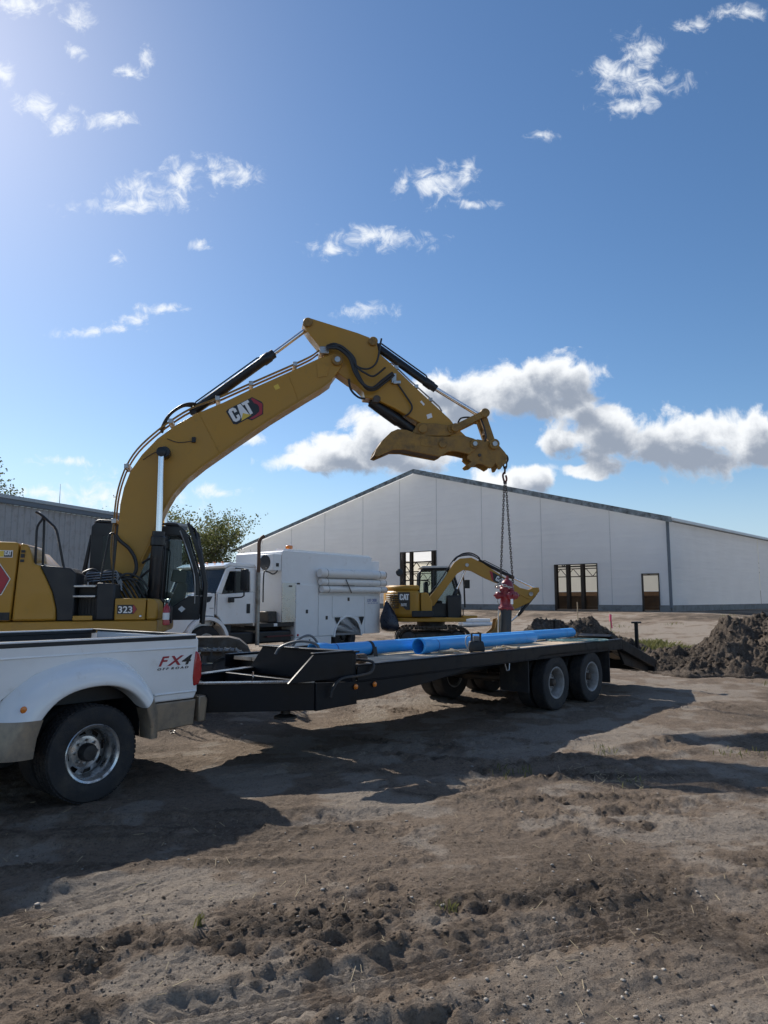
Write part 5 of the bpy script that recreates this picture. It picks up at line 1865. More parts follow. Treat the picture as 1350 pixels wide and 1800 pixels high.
    MB().box(1.122, 1.135, -.18, .18, 1.12, 1.2).build('tailgate_handle', black_plastic, pk, .01)
    # bumper
    b = MB()
    b.loft([[(1.15, y, .50), (1.28 - .10 * e, y, .50), (1.30 - .10 * e, y, .70), (1.27 - .10 * e, y, .745), (1.15, y, .745)] for y, e in ((-1.03, .55), (-.98, .15), (-.8, 0), (.8, 0), (.98, .15), (1.03, .55))])
    b.build('bumper', tan_paint, pk, .012)
    MB().box(1.05, 1.16, -.4, .4, .42, .60).build('hitch_receiver', dark_steel, pk, .01)
    m = MB()
    for k in range(12):
        t = k / 11
        m.tube([(1.22 + .1 * t + .012 * math.cos(a), -.55 + .28 * t + .018 * math.sin(a), .44 - .14 * math.sin(math.pi * t)) for a in [2 * math.pi * q / 8 for q in range(8)]], .006, 5, closed=True)
    m.build('safety_chain', steel, pk)
    # frame, axle, drive shaft
    for sg in (-1, 1):
        MB().box(-5.0, 1.1, sg * .48 - .04, sg * .48 + .04, .52, .70).build('frame_rail', dark_steel, pk)
    m = MB()
    m.cyl((0, -1.0, .40), (0, 1.0, .40), .06).lathe([(.05, -.16), (.16, -.10), (.16, .10), (.05, .16)], (0, 0, .40), (0, 1, 0), 16)
    m.build('rear_axle', dark_steel, pk)
    # lettering on the bed side
    y = -hw - .0035
    lettering('F', .125, decal_red, pk, (.685, y, 1.065), bold=.02, shear=.35, xscale=1.35)
    lettering('X', .125, decal_red, pk, (.795, y, 1.065), bold=.02, shear=.30, xscale=1.45)
    lettering('4', .125, decal_black, pk, (.935, y, 1.065), bold=.025, shear=.35, xscale=1.5)
    lettering('O F F  R O A D', .030, decal_black, pk, (.675, y, 1.026), bold=.01, shear=.2, xscale=1.75)
    # cab and nose, outside the picture but still standing there
    for sg in (-1, 1):
        y0, y1 = sorted((sg * 1.0, sg * .94))
        MB().prism([(-3.55, .52), (-1.42, .52), (-1.42, 1.32), (-1.46, 1.90), (-2.9, 1.95), (-3.35, 1.40), (-3.55, 1.32)], y0, y1).build('cab_side', white_paint, pk, .02)
        MB().prism([(-2.35, 1.36), (-1.60, 1.36), (-1.62, 1.80), (-2.35, 1.83)], *sorted((sg * 1.004, sg * 1.001))).build('window', dark_glass, pk)
        MB().prism([(-3.22, 1.36), (-2.45, 1.36), (-2.45, 1.83), (-2.86, 1.84)], *sorted((sg * 1.004, sg * 1.001))).build('window', dark_glass, pk)
        fl = [(-5.25, .62), (-4.86, .62), (-4.78, .80), (-4.55, .92), (-4.35, .95), (-4.12, .91), (-3.90, .78), (-3.85, .55), (-3.57, .55), (-3.57, 1.32), (-4.6, 1.28), (-5.2, 1.18)]
        MB().prism(fl, *sorted((sg * 1.0, sg * .90))).build('front_fender', white_paint, pk, .03)
    MB().prism([(-3.30, 1.40), (-2.88, 1.955), (-1.46, 1.91), (-1.44, 1.97), (-2.95, 2.01), (-3.36, 1.42)], -.94, .94).build('cab_roof', white_paint, pk, .02)
    MB().box(-1.50, -1.44, -.93, .93, .55, 1.9).build('cab_back', white_paint, pk, .02)
    MB().prism([(-5.2, .7), (-5.22, 1.16), (-4.6, 1.30), (-3.5, 1.40), (-3.4, .7)], -.90, .90).build('hood', white_paint, pk, .03)
    MB().box(-5.42, -5.24, -1.0, 1.0, .50, .78).build('front_bumper', chrome, pk, .03)


pickup()

# ------------------------------------------------------------------ black flatbed trailer
tl = thing('flatbed_trailer', 'long black flatbed trailer with plank deck behind the pickup', 'trailer', (1.965, 12.223, 0), R(48))
wood = mat('deck_plank', (0.62, 0.49, 0.35), 0.85, var=0.4, scale=2.2, bump=0.4, bscale=18, dirt=(0.33, 0.25, 0.175), dirt_amt=0.35)


def trailer():
    hw, dz = 1.22, .955
    x0, x1 = -4.72, 2.12
    # deck planks lengthwise, each its own board
    n = 12
    w = (2 * hw - .22) / n
    rg = random.Random(12)
    for k in range(n):
        ya = -hw + .11 + k * w
        z = dz + rg.uniform(-.006, .006)
        xa = x0 + .05 + rg.uniform(0, .03)
        cut = rg.uniform(-2.4, .6)
        for a, b in ((xa, cut - .004), (cut + .004, x1 - .04)):
            m = MB().box(a, b, ya + .004, ya + w - .004, z - .045, z + rg.uniform(-.002, .002))
            m.build('plank', wood, tl, .004, 1)
    for sg in (-1, 1):
        # side channel: web with flanges
        m = MB()
        y = sg * hw
        yi = sg * (hw - .10)
        a, b = sorted((y, sg * (hw - .014)))
        m.box(x0, x1, a, b, .81, .965)
        a, b = sorted((y, yi))
        m.box(x0, x1, a, b, .966, .980)
        m.box(x0, x1, a, b, .796, .8095)
        m.build('side_rail', trailer_black, tl, .004, 1)
        # deep main beam, tapering up towards the wheels
        yb = sg * .62
        MB().prism([(x0 - .35, .56), (-4.0, .58), (-2.2, .62), (-1.6, .66), (3.0, .66), (3.0, .80), (x0 - .35, .80)], yb - .035, yb + .035).build('main_beam', trailer_black, tl, .01)
        MB().prism([(x0 + .0, .60), (-4.4, .60), (-3.3, .70), (-2.5, .795), (x0, .795)], *sorted((sg * (hw - .015), sg * (hw - .04)))).build('skirt_plate', trailer_black, tl, .006)
    for k in range(15):
        xp = x0 + .2 + k * .46
        MB().box(xp, xp + .05, -hw + .1, hw - .1, .805, .905).build('cross_member', trailer_black, tl)
    # bulges of deck over the wheels and wheel covers
    for sg in (-1, 1):
        m = MB()
        m.prism([(-.92, .79), (-.80, .86), (1.48, .86), (1.60, .79), (1.56, .79), (1.45, .835), (-.78, .835), (-.88, .79)], *sorted((sg * (hw + .0), sg * (hw - .58))))
        m.build('mudguard', trailer_black, tl, .004)
        MB().box(1.585, 1.61, *sorted((sg * (hw - .02), sg * (hw - .55))), .25, .80).build('mud_flap', rubber, tl)
        MB().box(-1.06, -1.035, *sorted((sg * (hw - .06), sg * (hw - .55))), .33, .79).build('mud_flap', rubber, tl)
        for x in (-.30, .90):
            for k, yy_ in enumerate((1.10, .83)):
                wheel(tl, (x, sg * yy_, .41), sg, .41, .225, .225, mat('painted_rim', (.36, .36, .36), .45, var=.2, dirt=MUD, dirt_amt=.55) if not MATS.get('pr') else MATS['pr'],
                      .12, 6, 6, 40 if (k == 0 and sg < 0) else 0, hub=(k == 0), hub_r=.06, hub_mat=worn_steel)
                MATS['pr'] = MATS['painted_rim']
    for x in (-.30, .90):
        MB().cyl((x, -1.0, .41), (x, 1.0, .41), .06).build('axle', dark_steel, tl)
        for sg in (-1, 1):
            m = MB()
            for k in range(4):
                h = .5 - .02 * k
                m.box(x - h, x + h, sg * .62 - .04, sg * .62 + .04, .50 + .022 * k, .518 + .022 * k)
            m.build('leaf_spring', dark_steel, tl)
    # dovetail dropping to the rear with ramps
    for sg in (-1, 1):
        a, b = sorted((sg * hw, sg * (hw - .10)))
        MB().prism([(x1 + .005, .97), (3.70, .50), (3.62, .36), (x1 + .005, .78)], a, b).build('dovetail_rail', trailer_black, tl, .008)
        MB().prism([(x1 + .05, .80), (3.55, .42), (3.50, .28), (x1 + .3, .50)], *sorted((sg * (hw - .11), sg * (hw - .15)))).build('dovetail_web', trailer_black, tl, .006)
    for k in range(9):
        ya = -hw + .12 + k * .245
        m = MB()
        m.add([(x1 + .02, ya, .955), (3.66, ya, .485), (3.66, ya + .235, .485), (x1 + .02, ya + .235, .955),
               (x1 + .02, ya, .915), (3.66, ya, .445), (3.66, ya + .235, .445), (x1 + .02, ya + .235, .915)],
              [(0, 1, 2, 3), (7, 6, 5, 4), (0, 4, 5, 1), (1, 5, 6, 2), (2, 6, 7, 3), (3, 7, 4, 0)])
        m.build('plank', trailer_black if k % 2 else wood, tl, .004, 1)
    MB().box(3.55, 3.66, -hw, hw, .30, .475).build('rear_beam', trailer_black, tl, .01)
    for sg, xx in ((-1, 3.52), (1, 3.55)):
        m = MB()
        m.box(xx - .03, xx + .03, sg * .9 - .03, sg * .9 + .03, .46, 1.21)
        m.box(xx - .10, xx + .12, sg * .9 - .06, sg * .9 + .06, 1.2105, 1.245)
        m.build('ramp_prop', trailer_black, tl, .006)
    for sg in (-1, 1):
        m = MB()
        m.prism([(2.20, 1.0), (2.30, 1.04), (3.70, .60), (3.64, .55)], *sorted((sg * .30, sg * .95)))
        m.build('folded_ramp', trailer_black, tl, .008)
    MB().box(1.05, 1.95, .9, 1.0, .985, 1.03).build('edge_board', wood, tl, .005)
    # headboard and wings at the front
    pts = [(-hw + .02, .78), (.66, .78), (.36, 1.11), (-hw + .02, 1.11)]
    m = MB()
    m.add([(x, y, z) for x in (x0 - .06, x0 - .005) for y, z in pts], [(0, 1, 2, 3), (7, 6, 5, 4), (0, 4, 5, 1), (1, 5, 6, 2), (2, 6, 7, 3), (3, 7, 4, 0)])
    m.build('headboard', trailer_black, tl, .006)
    MB().box(x0 - .10, x0 + .03, -hw, .38, 1.1105, 1.13).build('headboard_rail', trailer_black, tl, .004)
    MB().prism([(x0 - .07, 1.125), (-5.36, 1.125), (-5.70, .86), (x0 - .07, .86)], -hw, -hw + .03).build('wing_plate', trailer_black, tl, .005)
    MB().box(-5.36, x0 - .07, -hw - .01, -hw + .06, 1.126, 1.142).build('wing_flange', trailer_black, tl, .004)
    MB().slab([(-6.3, -.2), (-5.35, -1.05), (x0 - .07, -1.1), (x0 - .07, .62), (-4.98, .55), (-6.3, .1)], .60, .625).build('tongue_floor', trailer_black, tl)
    MB().box(x0 - .60, x0 - .54, -1.0, .5, .63, .84).build('cross_member', trailer_black, tl, .006)
    # A-shaped tongue of deep channel
    tip = -6.35
    for sg, bx, by in ((-1, -5.30, -1.16), (1, -4.72, .60)):
        p0, p1 = Vector((tip, sg * .16 - (.10 if sg < 0 else 0), 0)), Vector((bx, by, 0))
        d = (p1 - p0).normalized()
        nn = Vector((-d.y, d.x, 0)) * .04
        m = MB()
        q = [p0 - nn, p1 - nn, p1 + nn, p0 + nn]
        m.slab([(v.x, v.y) for v in q], .56, .838)
        m.build('tongue_beam', trailer_black, tl, .006)
        m = MB()
        q = [p0 - nn * 1.6, p1 - nn * 1.6, p1 + nn * 1.6, p0 + nn * 1.6]
        m.slab([(v.x, v.y) for v in q], .8385, .855)
        m.build('tongue_flange', mat('glare_edge', (.22, .22, .22), .26, metal=.8, var=.3), tl, .003)  # paler, shinier metal than the beam, standing in for glare along its top
    MB().prism([(-5.32, .555), (x0, .565), (x0, .80), (-5.32, .838)], -hw + .01, -hw + .05).build('corner_plate', trailer_black, tl, .005)
    MB().slab([(tip - .25, -.16), (tip + .35, -.24), (tip + .35, .20), (tip - .25, .14)], .57, .84).build('coupler_head', trailer_black, tl, .02)
    m = MB()
    m.lathe([(.05, 0), (.05, .30), (.03, .32)], (-5.42, -.85, .50), (0, 0, 1), 14).lathe([(.12, 0), (.12, .02), (.04, .05)], (-5.42, -.85, .46), (0, 0, 1), 14)
    m.build('jack', dark_steel, tl)
    MB().cyl((-5.62, -.55, .84), (-5.62, -.55, .93), .012, n=8).build('safety_pin', chrome, tl)
    m = MB()
    m.tube(spline([(-4.6, -1.05, 1.02), (-4.5, -1.23, 1.0), (-4.55, -1.27, .90), (-4.75, -1.27, .87), (-5.0, -1.26, .86), (-5.12, -1.26, .78), (-5.15, -1.25, .68)], 5), .016, 7)
    m.build('cable_conduit', dark_steel, tl)
    m = MB()
    m.lathe([(.05, 0), (.055, .01), (.055, .12), (.05, .13)], (-4.66, -1.0, 1.02), (1, 0, 0), 12).lathe([(.05, 0), (.055, .01), (.055, .10), (.05, .11)], (-4.49, -1.0, 1.02), (1, 0, 0), 12)
    m.build('strap_reel', worn_steel, tl)
    m = MB()
    m.tube(spline([(-4.95, -.1, 1.05), (-4.9, -.15, 1.14), (-4.75, -.3, 1.20), (-4.62, -.45, 1.16), (-4.6, -.5, 1.02)], 6), .016, 8)
    m.tube(spline([(-4.5, .2, .98), (-4.45, .12, 1.16), (-4.3, .05, 1.24), (-4.2, .0, 1.15), (-4.2, -.02, .98)], 6), .014, 8)
    m.build('air_hose', mat('pale_hose', (.13, .135, .14), .45), tl)
    for x in (-4.75, -4.45):
        m = MB()
        m.lathe([(.0, .016), (.024, .012), (.03, 0.0)], (x, -hw - .002, .75), (0, -1, 0), 16)
        m.build('marker_lamp', amber_lens, tl)
    m = MB()
    m.tube([(-1.75, -hw + .02, .80), (-1.72, -hw + .01, .70), (-1.66, -hw + .01, .70), (-1.63, -hw + .02, .80)], .012, 6)
    m.build('tie_ring', steel, tl)


trailer()

# ------------------------------------------------------------------ load on the trailer
blue = mat('blue_pipe', (0.04, 0.34, 0.80), 0.38, var=0.05, scale=3, dirt=(0.16, 0.34, 0.60), dirt_amt=0.2, coat=0.15)
DECK = .962


def pipe(label, p0, p1, r, bell):
    a, b = Vector((p0[0], p0[1], DECK + r + .012)), Vector((p1[0], p1[1], DECK + r + .006))
    d = (b - a).normalized()
    L1 = (b - a).length
    MB.org = (a.x, a.y, DECK)
    o = thing('water_pipe', label, 'pipe', MB.org, 0, 'blue pipes on the trailer deck')
    m = MB()
    t = .012
    pr = [(bell - t, 0), (bell, 0), (bell + .006, .02), (bell + .006, .05), (bell, .06), (bell, .20), (r, .30), (r, L1), (r - t, L1), (r - t, .34), (bell - t, .22), (bell - t, 0)]
    m.lathe(pr, a, d, 32, False)
    m.build('barrel', blue, o)
    m = MB()
    m.lathe([(r + .0015, .36), (r + .0015, .375)], a, d, 32, False)
    m.lathe([(r + .0015, L1 - .35), (r + .0015, L1 - .345)], a, d, 32, False)
    m.build('depth_mark', decal_blue, o)
    MB.org = (0, 0, 0)
    return o


pipe('shorter blue pipe nearest the camera with its open bell end showing', (0.46, 9.70), (2.49, 12.06), .087, .107)
pipe('longer blue pipe lying behind the short one, strapped near its left end', (-0.86, 8.66), (3.58, 13.75), .087, .105)

# ratchet strap over the long pipe
MB.org = (-.20, 9.42, DECK)
st = thing('ratchet_strap', 'dark strap round the long blue pipe near its left end', 'strap', MB.org)
c0, dirp = Vector((-.20, 9.417, DECK + .096)), Vector((4.44, 5.09, 0)).normalized()
sp, up = Vector((dirp.y, -dirp.x, 0)), Vector((0, 0, 1))
m = MB()
rg_ = [(c0 + dirp * q + (sp * math.cos(a) + up * math.sin(a)) * r) for q in (-.025, .025) for r in (.089, .093) for a in [2 * math.pi * k / 24 for k in range(24)]]
n = 24
m.add(rg_, [(k, (k + 1) % n, n * 2 + (k + 1) % n, n * 2 + k) for k in range(n)] + [(n + k, n * 3 + k, n * 3 + (k + 1) % n, n + (k + 1) % n) for k in range(n)]
      + [(k, n + k, n + (k + 1) % n, (k + 1) % n) for k in range(n)] + [(2 * n + k, 2 * n + (k + 1) % n, 3 * n + (k + 1) % n, 3 * n + k) for k in range(n)])
m.build('webbing', mat('strap_web', (.03, .028, .035), .8), st)
p = c0 + sp * .104
m = MB()
m.bar(p + up * .02, p + Vector((.02, -.02, -.115)), .03, .05)
m.build('ratchet', dark_steel, st, .004)
MB.org = (0, 0, 0)

# small black battery box by the pipes
MB.org = (1.29, 10.12, DECK)
bx_ = thing('equipment_case', 'small black case with metal handles standing in front of the short pipe', 'case', MB.org, 0)
m = MB()
m.loft([[(1.29 + sx * w_, 10.12 + sy * w_ * .8, z) for sx, sy in ((-1, -1), (1, -1), (1, 1), (-1, 1))] for z, w_ in ((DECK + .004, .105), (DECK + .02, .115), (DECK + .12, .10), (DECK + .145, .09))])
m.build('body', black_plastic, bx_, .012)
m = MB()
for dx in (-.06, .06):
    m.tube([(1.29 + dx, 10.07, DECK + .13), (1.29 + dx, 10.07, DECK + .25), (1.29 + dx, 10.16, DECK + .25), (1.29 + dx, 10.16, DECK + .13)], .010, 6)
m.tube([(1.22, 10.07, DECK + .25), (1.36, 10.07, DECK + .25)], .010, 6)
m.build('handle', dark_steel, bx_)
MB().box(1.25, 1.33, 10.075, 10.15, DECK + .146, DECK + .215).build('meter', mat('meter_grey', (.16, .17, .18), .5), bx_, .008)
m = MB()
m.tube(spline([(1.20, 10.10, DECK + .22), (1.15, 10.08, DECK + .20), (1.14, 10.06, DECK + .10), (1.18, 10.04, DECK + .02)], 5), .009, 6)
m.build('cable', mat('grey_cable', (.3, .32, .34), .5), bx_)
MB.org = (0, 0, 0)


def glove(label, x, y, rz, seed):
    """a leather work glove lying flat: palm, four fingers and a thumb in one skin"""
    rg = random.Random(seed)
    m = MB()
    m.loft([[(dx, dy * w_, .018 + dz * h_) for dy, dz in ((-1, 0), (-.7, .9), (0, 1.2), (.7, .9), (1, 0), (.7, -.8), (0, -.9), (-.7, -.8))] for dx, w_, h_ in
            ((-.12, .05, .016), (-.08, .052, .02), (-.03, .048, .016), (.0, .05, .018), (.05, .055, .02), (.085, .052, .016))])
    for k, (fy, ln) in enumerate(((-.042, .07), (-.014, .085), (.014, .08), (.042, .062))):
        m.tube(spline([(.06, fy, .02), (.10, fy * 1.1, .026 + .006 * k), (.085 + ln, fy * 1.2, .016)], 3), [.015, .0155, .015, .014, .0135, .013, .010], 7)
    m.tube(spline([(.0, .045, .018), (.04, .075, .022), (.075, .09, .016)], 3), [.016, .016, .015, .015, .014, .013, .010], 7)
    o = m.build('work_glove', mat('glove_leather', (.34, .28, .20), .85, var=.3, scale=20, bump=.3), None, smooth=60)
    o.location = (x, y, DECK + .004)
    o.rotation_euler = (0, 0, rz)
    tag(o, label, 'glove', 'work gloves on the deck')


glove('pale work glove on the planks just left of the black case', .86, 9.82, 0.5, 1)
glove('work glove on the planks just right of the black case', 1.62, 10.28, 1.0, 2)
glove('far right one of the work gloves, beside the end of the short pipe', 1.86, 10.55, 2.4, 3)
m = MB()
m.slab([(1.02, 9.86), (1.16, 9.93), (1.12, 10.0), (.99, 9.94)], DECK + .004, DECK + .016)
o = m.build('folded_rag', mat('rag_brown', (.30, .25, .18), .9, var=.3, scale=15, bump=.4), None, .005)
tag(o, 'flat brown rag on the planks left of the black case', 'rag')

# coil of rope at the rear of the deck
MB.org = (3.35, 12.55, DECK)
m = MB()
rg = random.Random(4)
pts = []
for k in range(64):
    a = k * .42
    r = .30 + .10 * math.sin(k * .31) + rg.uniform(-.03, .03)
    pts.append((3.35 + r * 1.35 * math.cos(a) + .05 * math.sin(k * .05), 12.55 + r * math.sin(a), DECK + .012 + .010 * abs(math.sin(k * .77)) + .00012 * k))
m.tube(spline(pts, 2), .0085, 6)
o = m.build('rope_coil', mat('teal_rope', (.13, .24, .25), .8, var=.3, scale=40), None)
o.location = MB.org
tag(o, 'loose coil of pale teal rope on the rear of the trailer deck', 'rope')
MB.org = (0, 0, 0)

# ------------------------------------------------------------------ white service truck
sv = thing('service_truck', 'white service truck with boxy utility body and tubes on its side', 'truck', (-2.14, 23.47, ground_z(-2, 23)), R(50))
stain_steel = mat('stainless_panel', (0.48, 0.48, 0.46), 0.30, metal=0.9, var=0.15, scale=3)
rust_pipe = mat('rusty_stack', (0.13, 0.075, 0.05), 0.7, metal=0.3, var=0.4, scale=9)
stack_grey = mat('stack_shield', (0.34, 0.33, 0.30), 0.45, metal=0.6, var=0.25, scale=10, dirt=(0.2, 0.16, 0.12), dirt_amt=0.3)


def latch(x, z, y, w=.045):
    MB().box(x - w, x + w, y - .012, y - .002, z - .055, z + .055).build('latch', dark_steel, sv, .006)


def service_truck():
    Y = -1.2
    # chassis
    for sg in (-1, 1):
        MB().box(-6.6, 1.6, sg * .45 - .05, sg * .45 + .05, .66, .92).build('frame_rail', dark_steel, sv)
    for sg in (-1, 1):
        for k, yy_ in enumerate((1.06, .76)):
            wheel(sv, (.02, sg * yy_, .5), sg, .5, .25, .28, dark_steel, .15, 10, 5, 0, hub=(k == 0), hub_r=.09)
        wheel(sv, (-5.2, sg * 1.0, .5), sg, .5, .26, .28, mat('white_rim', (.58, .58, .55), .5, var=.1, dirt=MUD, dirt_amt=.3), .04, 10, 5, 0, hub_r=.10)
    MB().cyl((.02, -1, .5), (.02, 1, .5), .09).build('axle', dark_steel, sv)
    # cab
    for sg in (-1, 1):
        y0, y1 = sorted((sg * 1.12, sg * 1.05))
        cs = [(-3.56, 1.02), (-3.56, 2.50), (-3.62, 2.56), (-4.50, 2.57), (-4.60, 2.50), (-4.90, 1.86), (-4.93, 1.30), (-4.80, 1.20), (-4.66, 1.02)]
        hole = [(-3.78, 1.88), (-4.72, 1.82), (-4.50, 2.45), (-3.80, 2.47)]
        # cab side with the window left open: sill panel, posts and header
        MB().prism([(-3.56, 1.02), (-3.56, 1.88), (-3.78, 1.88), (-4.76, 1.82), (-4.88, 1.86), (-4.93, 1.30), (-4.80, 1.20), (-4.66, 1.02)], y0, y1).build('door', white_paint, sv, .012)
        MB().prism([(-3.56, 1.885), (-3.78, 1.885), (-3.80, 2.45), (-4.50, 2.44), (-4.75, 1.825), (-4.885, 1.865), (-4.60, 2.50), (-4.50, 2.57), (-3.62, 2.56), (-3.56, 2.50)], y0, y1).build('door_frame', white_paint, sv, .010)
        ya, yb = sorted((sg * 1.09, sg * 1.085))
        MB().prism([(-4.28, 1.85), (-3.79, 1.88), (-3.81, 2.44), (-4.28, 2.44)], ya, yb).build('window', dark_glass, sv)
        MB().prism([(-4.72, 1.83), (-4.33, 1.85), (-4.33, 2.44), (-4.50, 2.43)], ya, yb).build('window', dark_glass, sv)
        MB().box(-4.33, -4.28, *sorted((sg * 1.115, sg * 1.08)), 1.84, 2.45).build('window_bar', black_plastic, sv)
        yo = sorted((sg * 1.121, sg * 1.135))
        MB().box(-3.90, -3.78, *yo, 1.30, 1.56).build('door_handle', black_plastic, sv, .01)
        # door seam
        MB().box(-4.90, -4.885, *sorted((sg * 1.121, sg * 1.123)), 1.25, 1.84).build('seam', black_plastic, sv)
        # fender arch
        arc = [(-5.2 + .70 * math.cos(t), .52 + .72 * math.sin(t)) for t in [R(12 + 12 * k) for k in range(14)]]
        arc2 = [(-5.2 + .60 * math.cos(t), .52 + .62 * math.sin(t)) for t in [R(12 + 12 * k) for k in range(14)]]
        MB().prism(arc + arc2[::-1], *sorted((sg * 1.20, sg * .80))).build('wheel_arch', white_paint, sv, .012)
        MB().prism([(-4.60, 1.0), (-4.62, .60), (-4.50, .55), (-4.45, 1.0)], *sorted((sg * 1.17, sg * .82))).build('mud_flap', black_plastic, sv)
        # hood side
        hs = [(-4.935, 1.02), (-4.935, 1.84), (-5.4, 1.82), (-6.25, 1.66), (-6.45, 1.40), (-6.45, .80), (-5.95, .80)] + [(-5.2 + .72 * math.cos(t), .52 + .74 * math.sin(t)) for t in [R(150 - 12 * k) for k in range(9)]]
        MB().prism(hs, *sorted((sg * 1.08, sg * .98))).build('hood_side', white_paint, sv, .015)
        MB().prism([(-5.55, 1.74), (-5.02, 1.76), (-5.10, 1.62), (-5.40, 1.55), (-5.75, 1.60)], *sorted((sg * 1.081, sg * 1.10))).build('hood_vent', black_plastic, sv, .01)
        MB().box(-5.10, -4.97, *sorted((sg * 1.081, sg * 1.085)), 1.44, 1.46).build('badge', steel, sv)
        # mirror on its arm
        yy_ = sg * 1.42
        MB().box(-4.28, -4.18, *sorted((yy_ - .13, yy_ + .13)), 1.92, 2.50).build('mirror', black_plastic, sv, .03)
        MB().tube([(-4.45, sg * 1.12, 1.72), (-4.30, sg * 1.40, 1.74), (-4.24, yy_, 1.78), (-4.24, yy_, 1.93)], .022, 6).build('mirror_arm', black_plastic, sv)
        MB().box(-4.55, -4.42, *sorted((sg * 1.12, sg * 1.26)), 1.60, 1.74).build('spot_mirror', black_plastic, sv, .02)
        MB().tube([(-4.28, yy_, 2.5), (-4.35, sg * 1.2, 2.52), (-4.3, sg * 1.1, 2.52)], .018, 6).build('mirror_arm', black_plastic, sv)
    MB().prism([(-3.54, 2.55), (-3.62, 2.66), (-4.45, 2.68), (-4.72, 2.58), (-4.62, 2.52), (-4.5, 2.58), (-3.6, 2.57)], -1.10, 1.10).build('cab_roof', white_paint, sv, .03, 3)
    MB().box(-3.60, -3.54, -1.04, 1.04, .95, 2.55).build('cab_back', white_paint, sv)
    MB().prism([(-4.88, 1.84), (-4.61, 2.50), (-4.60, 2.50), (-4.87, 1.84)], -1.04, 1.04).build('windscreen', dark_glass, sv)
    MB().prism([(-4.93, 1.0), (-4.93, 1.85), (-5.4, 1.86), (-6.25, 1.70), (-6.47, 1.42), (-6.47, .82), (-5.6, .82)], -.97, .97).build('hood', white_paint, sv, .04, 3)
    MB().box(-6.62, -6.48, -1.1, 1.1, .45, .75).build('front_bumper', chrome, sv, .03)
    m = MB()
    m.box(-4.5, -3.9, -.75, -.25, 1.2, 1.75).box(-4.05, -3.9, -.72, -.28, 1.75, 2.3).box(-4.5, -3.9, .25, .75, 1.2, 1.75).box(-4.05, -3.9, .28, .72, 1.75, 2.3)
    m.build('seats', black_plastic, sv, .04)
    for y in (-.7, -.35, 0, .35, .7):
        MB().box(-4.47, -4.41, y - .03, y + .03, 2.685, 2.715).build('clearance_lamp', amber_lens, sv, .015)
    # steps and tanks between cab and body
    MB().box(-4.55, -2.2, Y + .10, -.60, .45, .80).build('fuel_tank', black_paint, sv, .05, 3)
    MB().box(-3.45, -2.18, Y + .03, .9, .90, 1.015).build('deck_plate', black_paint, sv, .008)
    MB().box(-3.20, -2.20, Y + .02, Y + .06, .62, .66).build('step_rail', mat('red_rail', (.10, .02, .02), .6), sv)
    MB().box(-2.95, -2.82, Y + .015, Y + .029, .92, 1.0).build('plate', decal_white, sv)
    # exhaust stack
    m = MB()
    m.cyl((-3.55, Y + .02, .42), (-3.55, Y + .02, 2.42), .060, n=18)
    m.build('stack_shield', stack_grey, sv)
    m = MB()
    m.tube(spline([(-3.55, Y + .02, 2.425), (-3.55, Y + .02, 3.05), (-3.55, Y + .02, 3.25), (-3.49, Y + .02, 3.38), (-3.38, Y + .02, 3.46)], 4), .050, 16)
    m.build('exhaust_stack', rust_pipe, sv)
    # tall box
    MB().prism([(-2.68, 1.02), (1.30, 1.02), (1.30, 3.06), (-2.60, 3.10), (-2.68, 3.05)], Y + .02, .95).build('body_box', body_white, sv, .02)
    MB().box(1.302, 1.68, Y + .03, .95, 1.02, 2.93).build('rear_box', body_white, sv, .02)
    MB().bar((-2.55, Y + .10, 3.13), (1.25, Y + .10, 3.09), .05, .05).build('roof_rail', white_paint, sv)
    MB().bar((-2.45, Y + .55, 3.15), (.9, Y + .55, 3.12), .06, .06).build('roof_rail', white_paint, sv)
    m = MB()
    m.box(-2.33, -2.17, Y + .12, Y + .28, 3.16, 3.27)
    m.build('beacon', amber_lens, sv, .02)
    MB().box(-2.668, -2.155, Y - .004, Y + .018, 1.03, 2.16).build('steel_panel', stain_steel, sv)
    # air conditioner on the front of the box
    MB().box(-3.02, -2.70, Y + .03, Y + .70, 2.50, 2.98).build('air_conditioner', body_white, sv, .02)
    MB().lathe([(.0, .0), (.215, .0), (.22, .02), (.20, .022), (.0, .016)], (-3.02, Y + .36, 2.74), (-1, 0, 0), 28).build('fan_grille', black_plastic, sv)
    MB().box(-2.90, -2.80, Y + .015, Y + .028, 2.62, 2.72).build('valve_cover', dark_steel, sv)
    m = MB()
    m.tube(spline([(-2.85, Y + .08, 2.62), (-2.85, Y + .04, 2.48), (-3.0, Y + .04, 2.40), (-3.2, Y + .04, 2.46), (-3.32, Y + .06, 2.40), (-3.33, Y + .06, 1.6)], 5), .020, 7)
    m.build('coolant_line', hose_rubber, sv)
    MB().box(-3.05, -2.72, Y + .15, Y + .55, 1.02, 1.34).build('pump_box', dark_steel, sv, .03)
    # compartments: doors sit proud of the body with open joints
    cut = [(.12 + .60 * math.cos(t), .50 + .62 * math.sin(t)) for t in [R(174 - 14 * k) for k in range(13)]]
    MB().prism([(-2.15, .57), (-.475, .57)] + cut + [(.715, .57), (1.68, .57), (1.68, 1.81), (-2.15, 1.81)], Y + .005, -.62).build('side_lockers', body_white, sv)
    MB().box(-2.15, -1.22, Y + .005, -.75, 1.815, 2.13).build('side_lockers', body_white, sv)
    dr = lambda a, b, c, d: MB().box(a + .012, b - .012, Y - .016, Y + .003, c + .012, d - .012).build('locker_door', body_white, sv, .008)
    dr(-2.15, -1.22, .57, 2.12)
    dr(-1.22, -.62, .57, 1.80)
    dr(-.62, .90, 1.12, 1.80)
    dr(.90, 1.68, .57, 1.80)
    MB().box(-2.15, -.62, Y + .01, -.7, .32, .565).build('lower_skirt', body_white, sv, .01)
    latch(-1.70, 1.32, Y - .016)
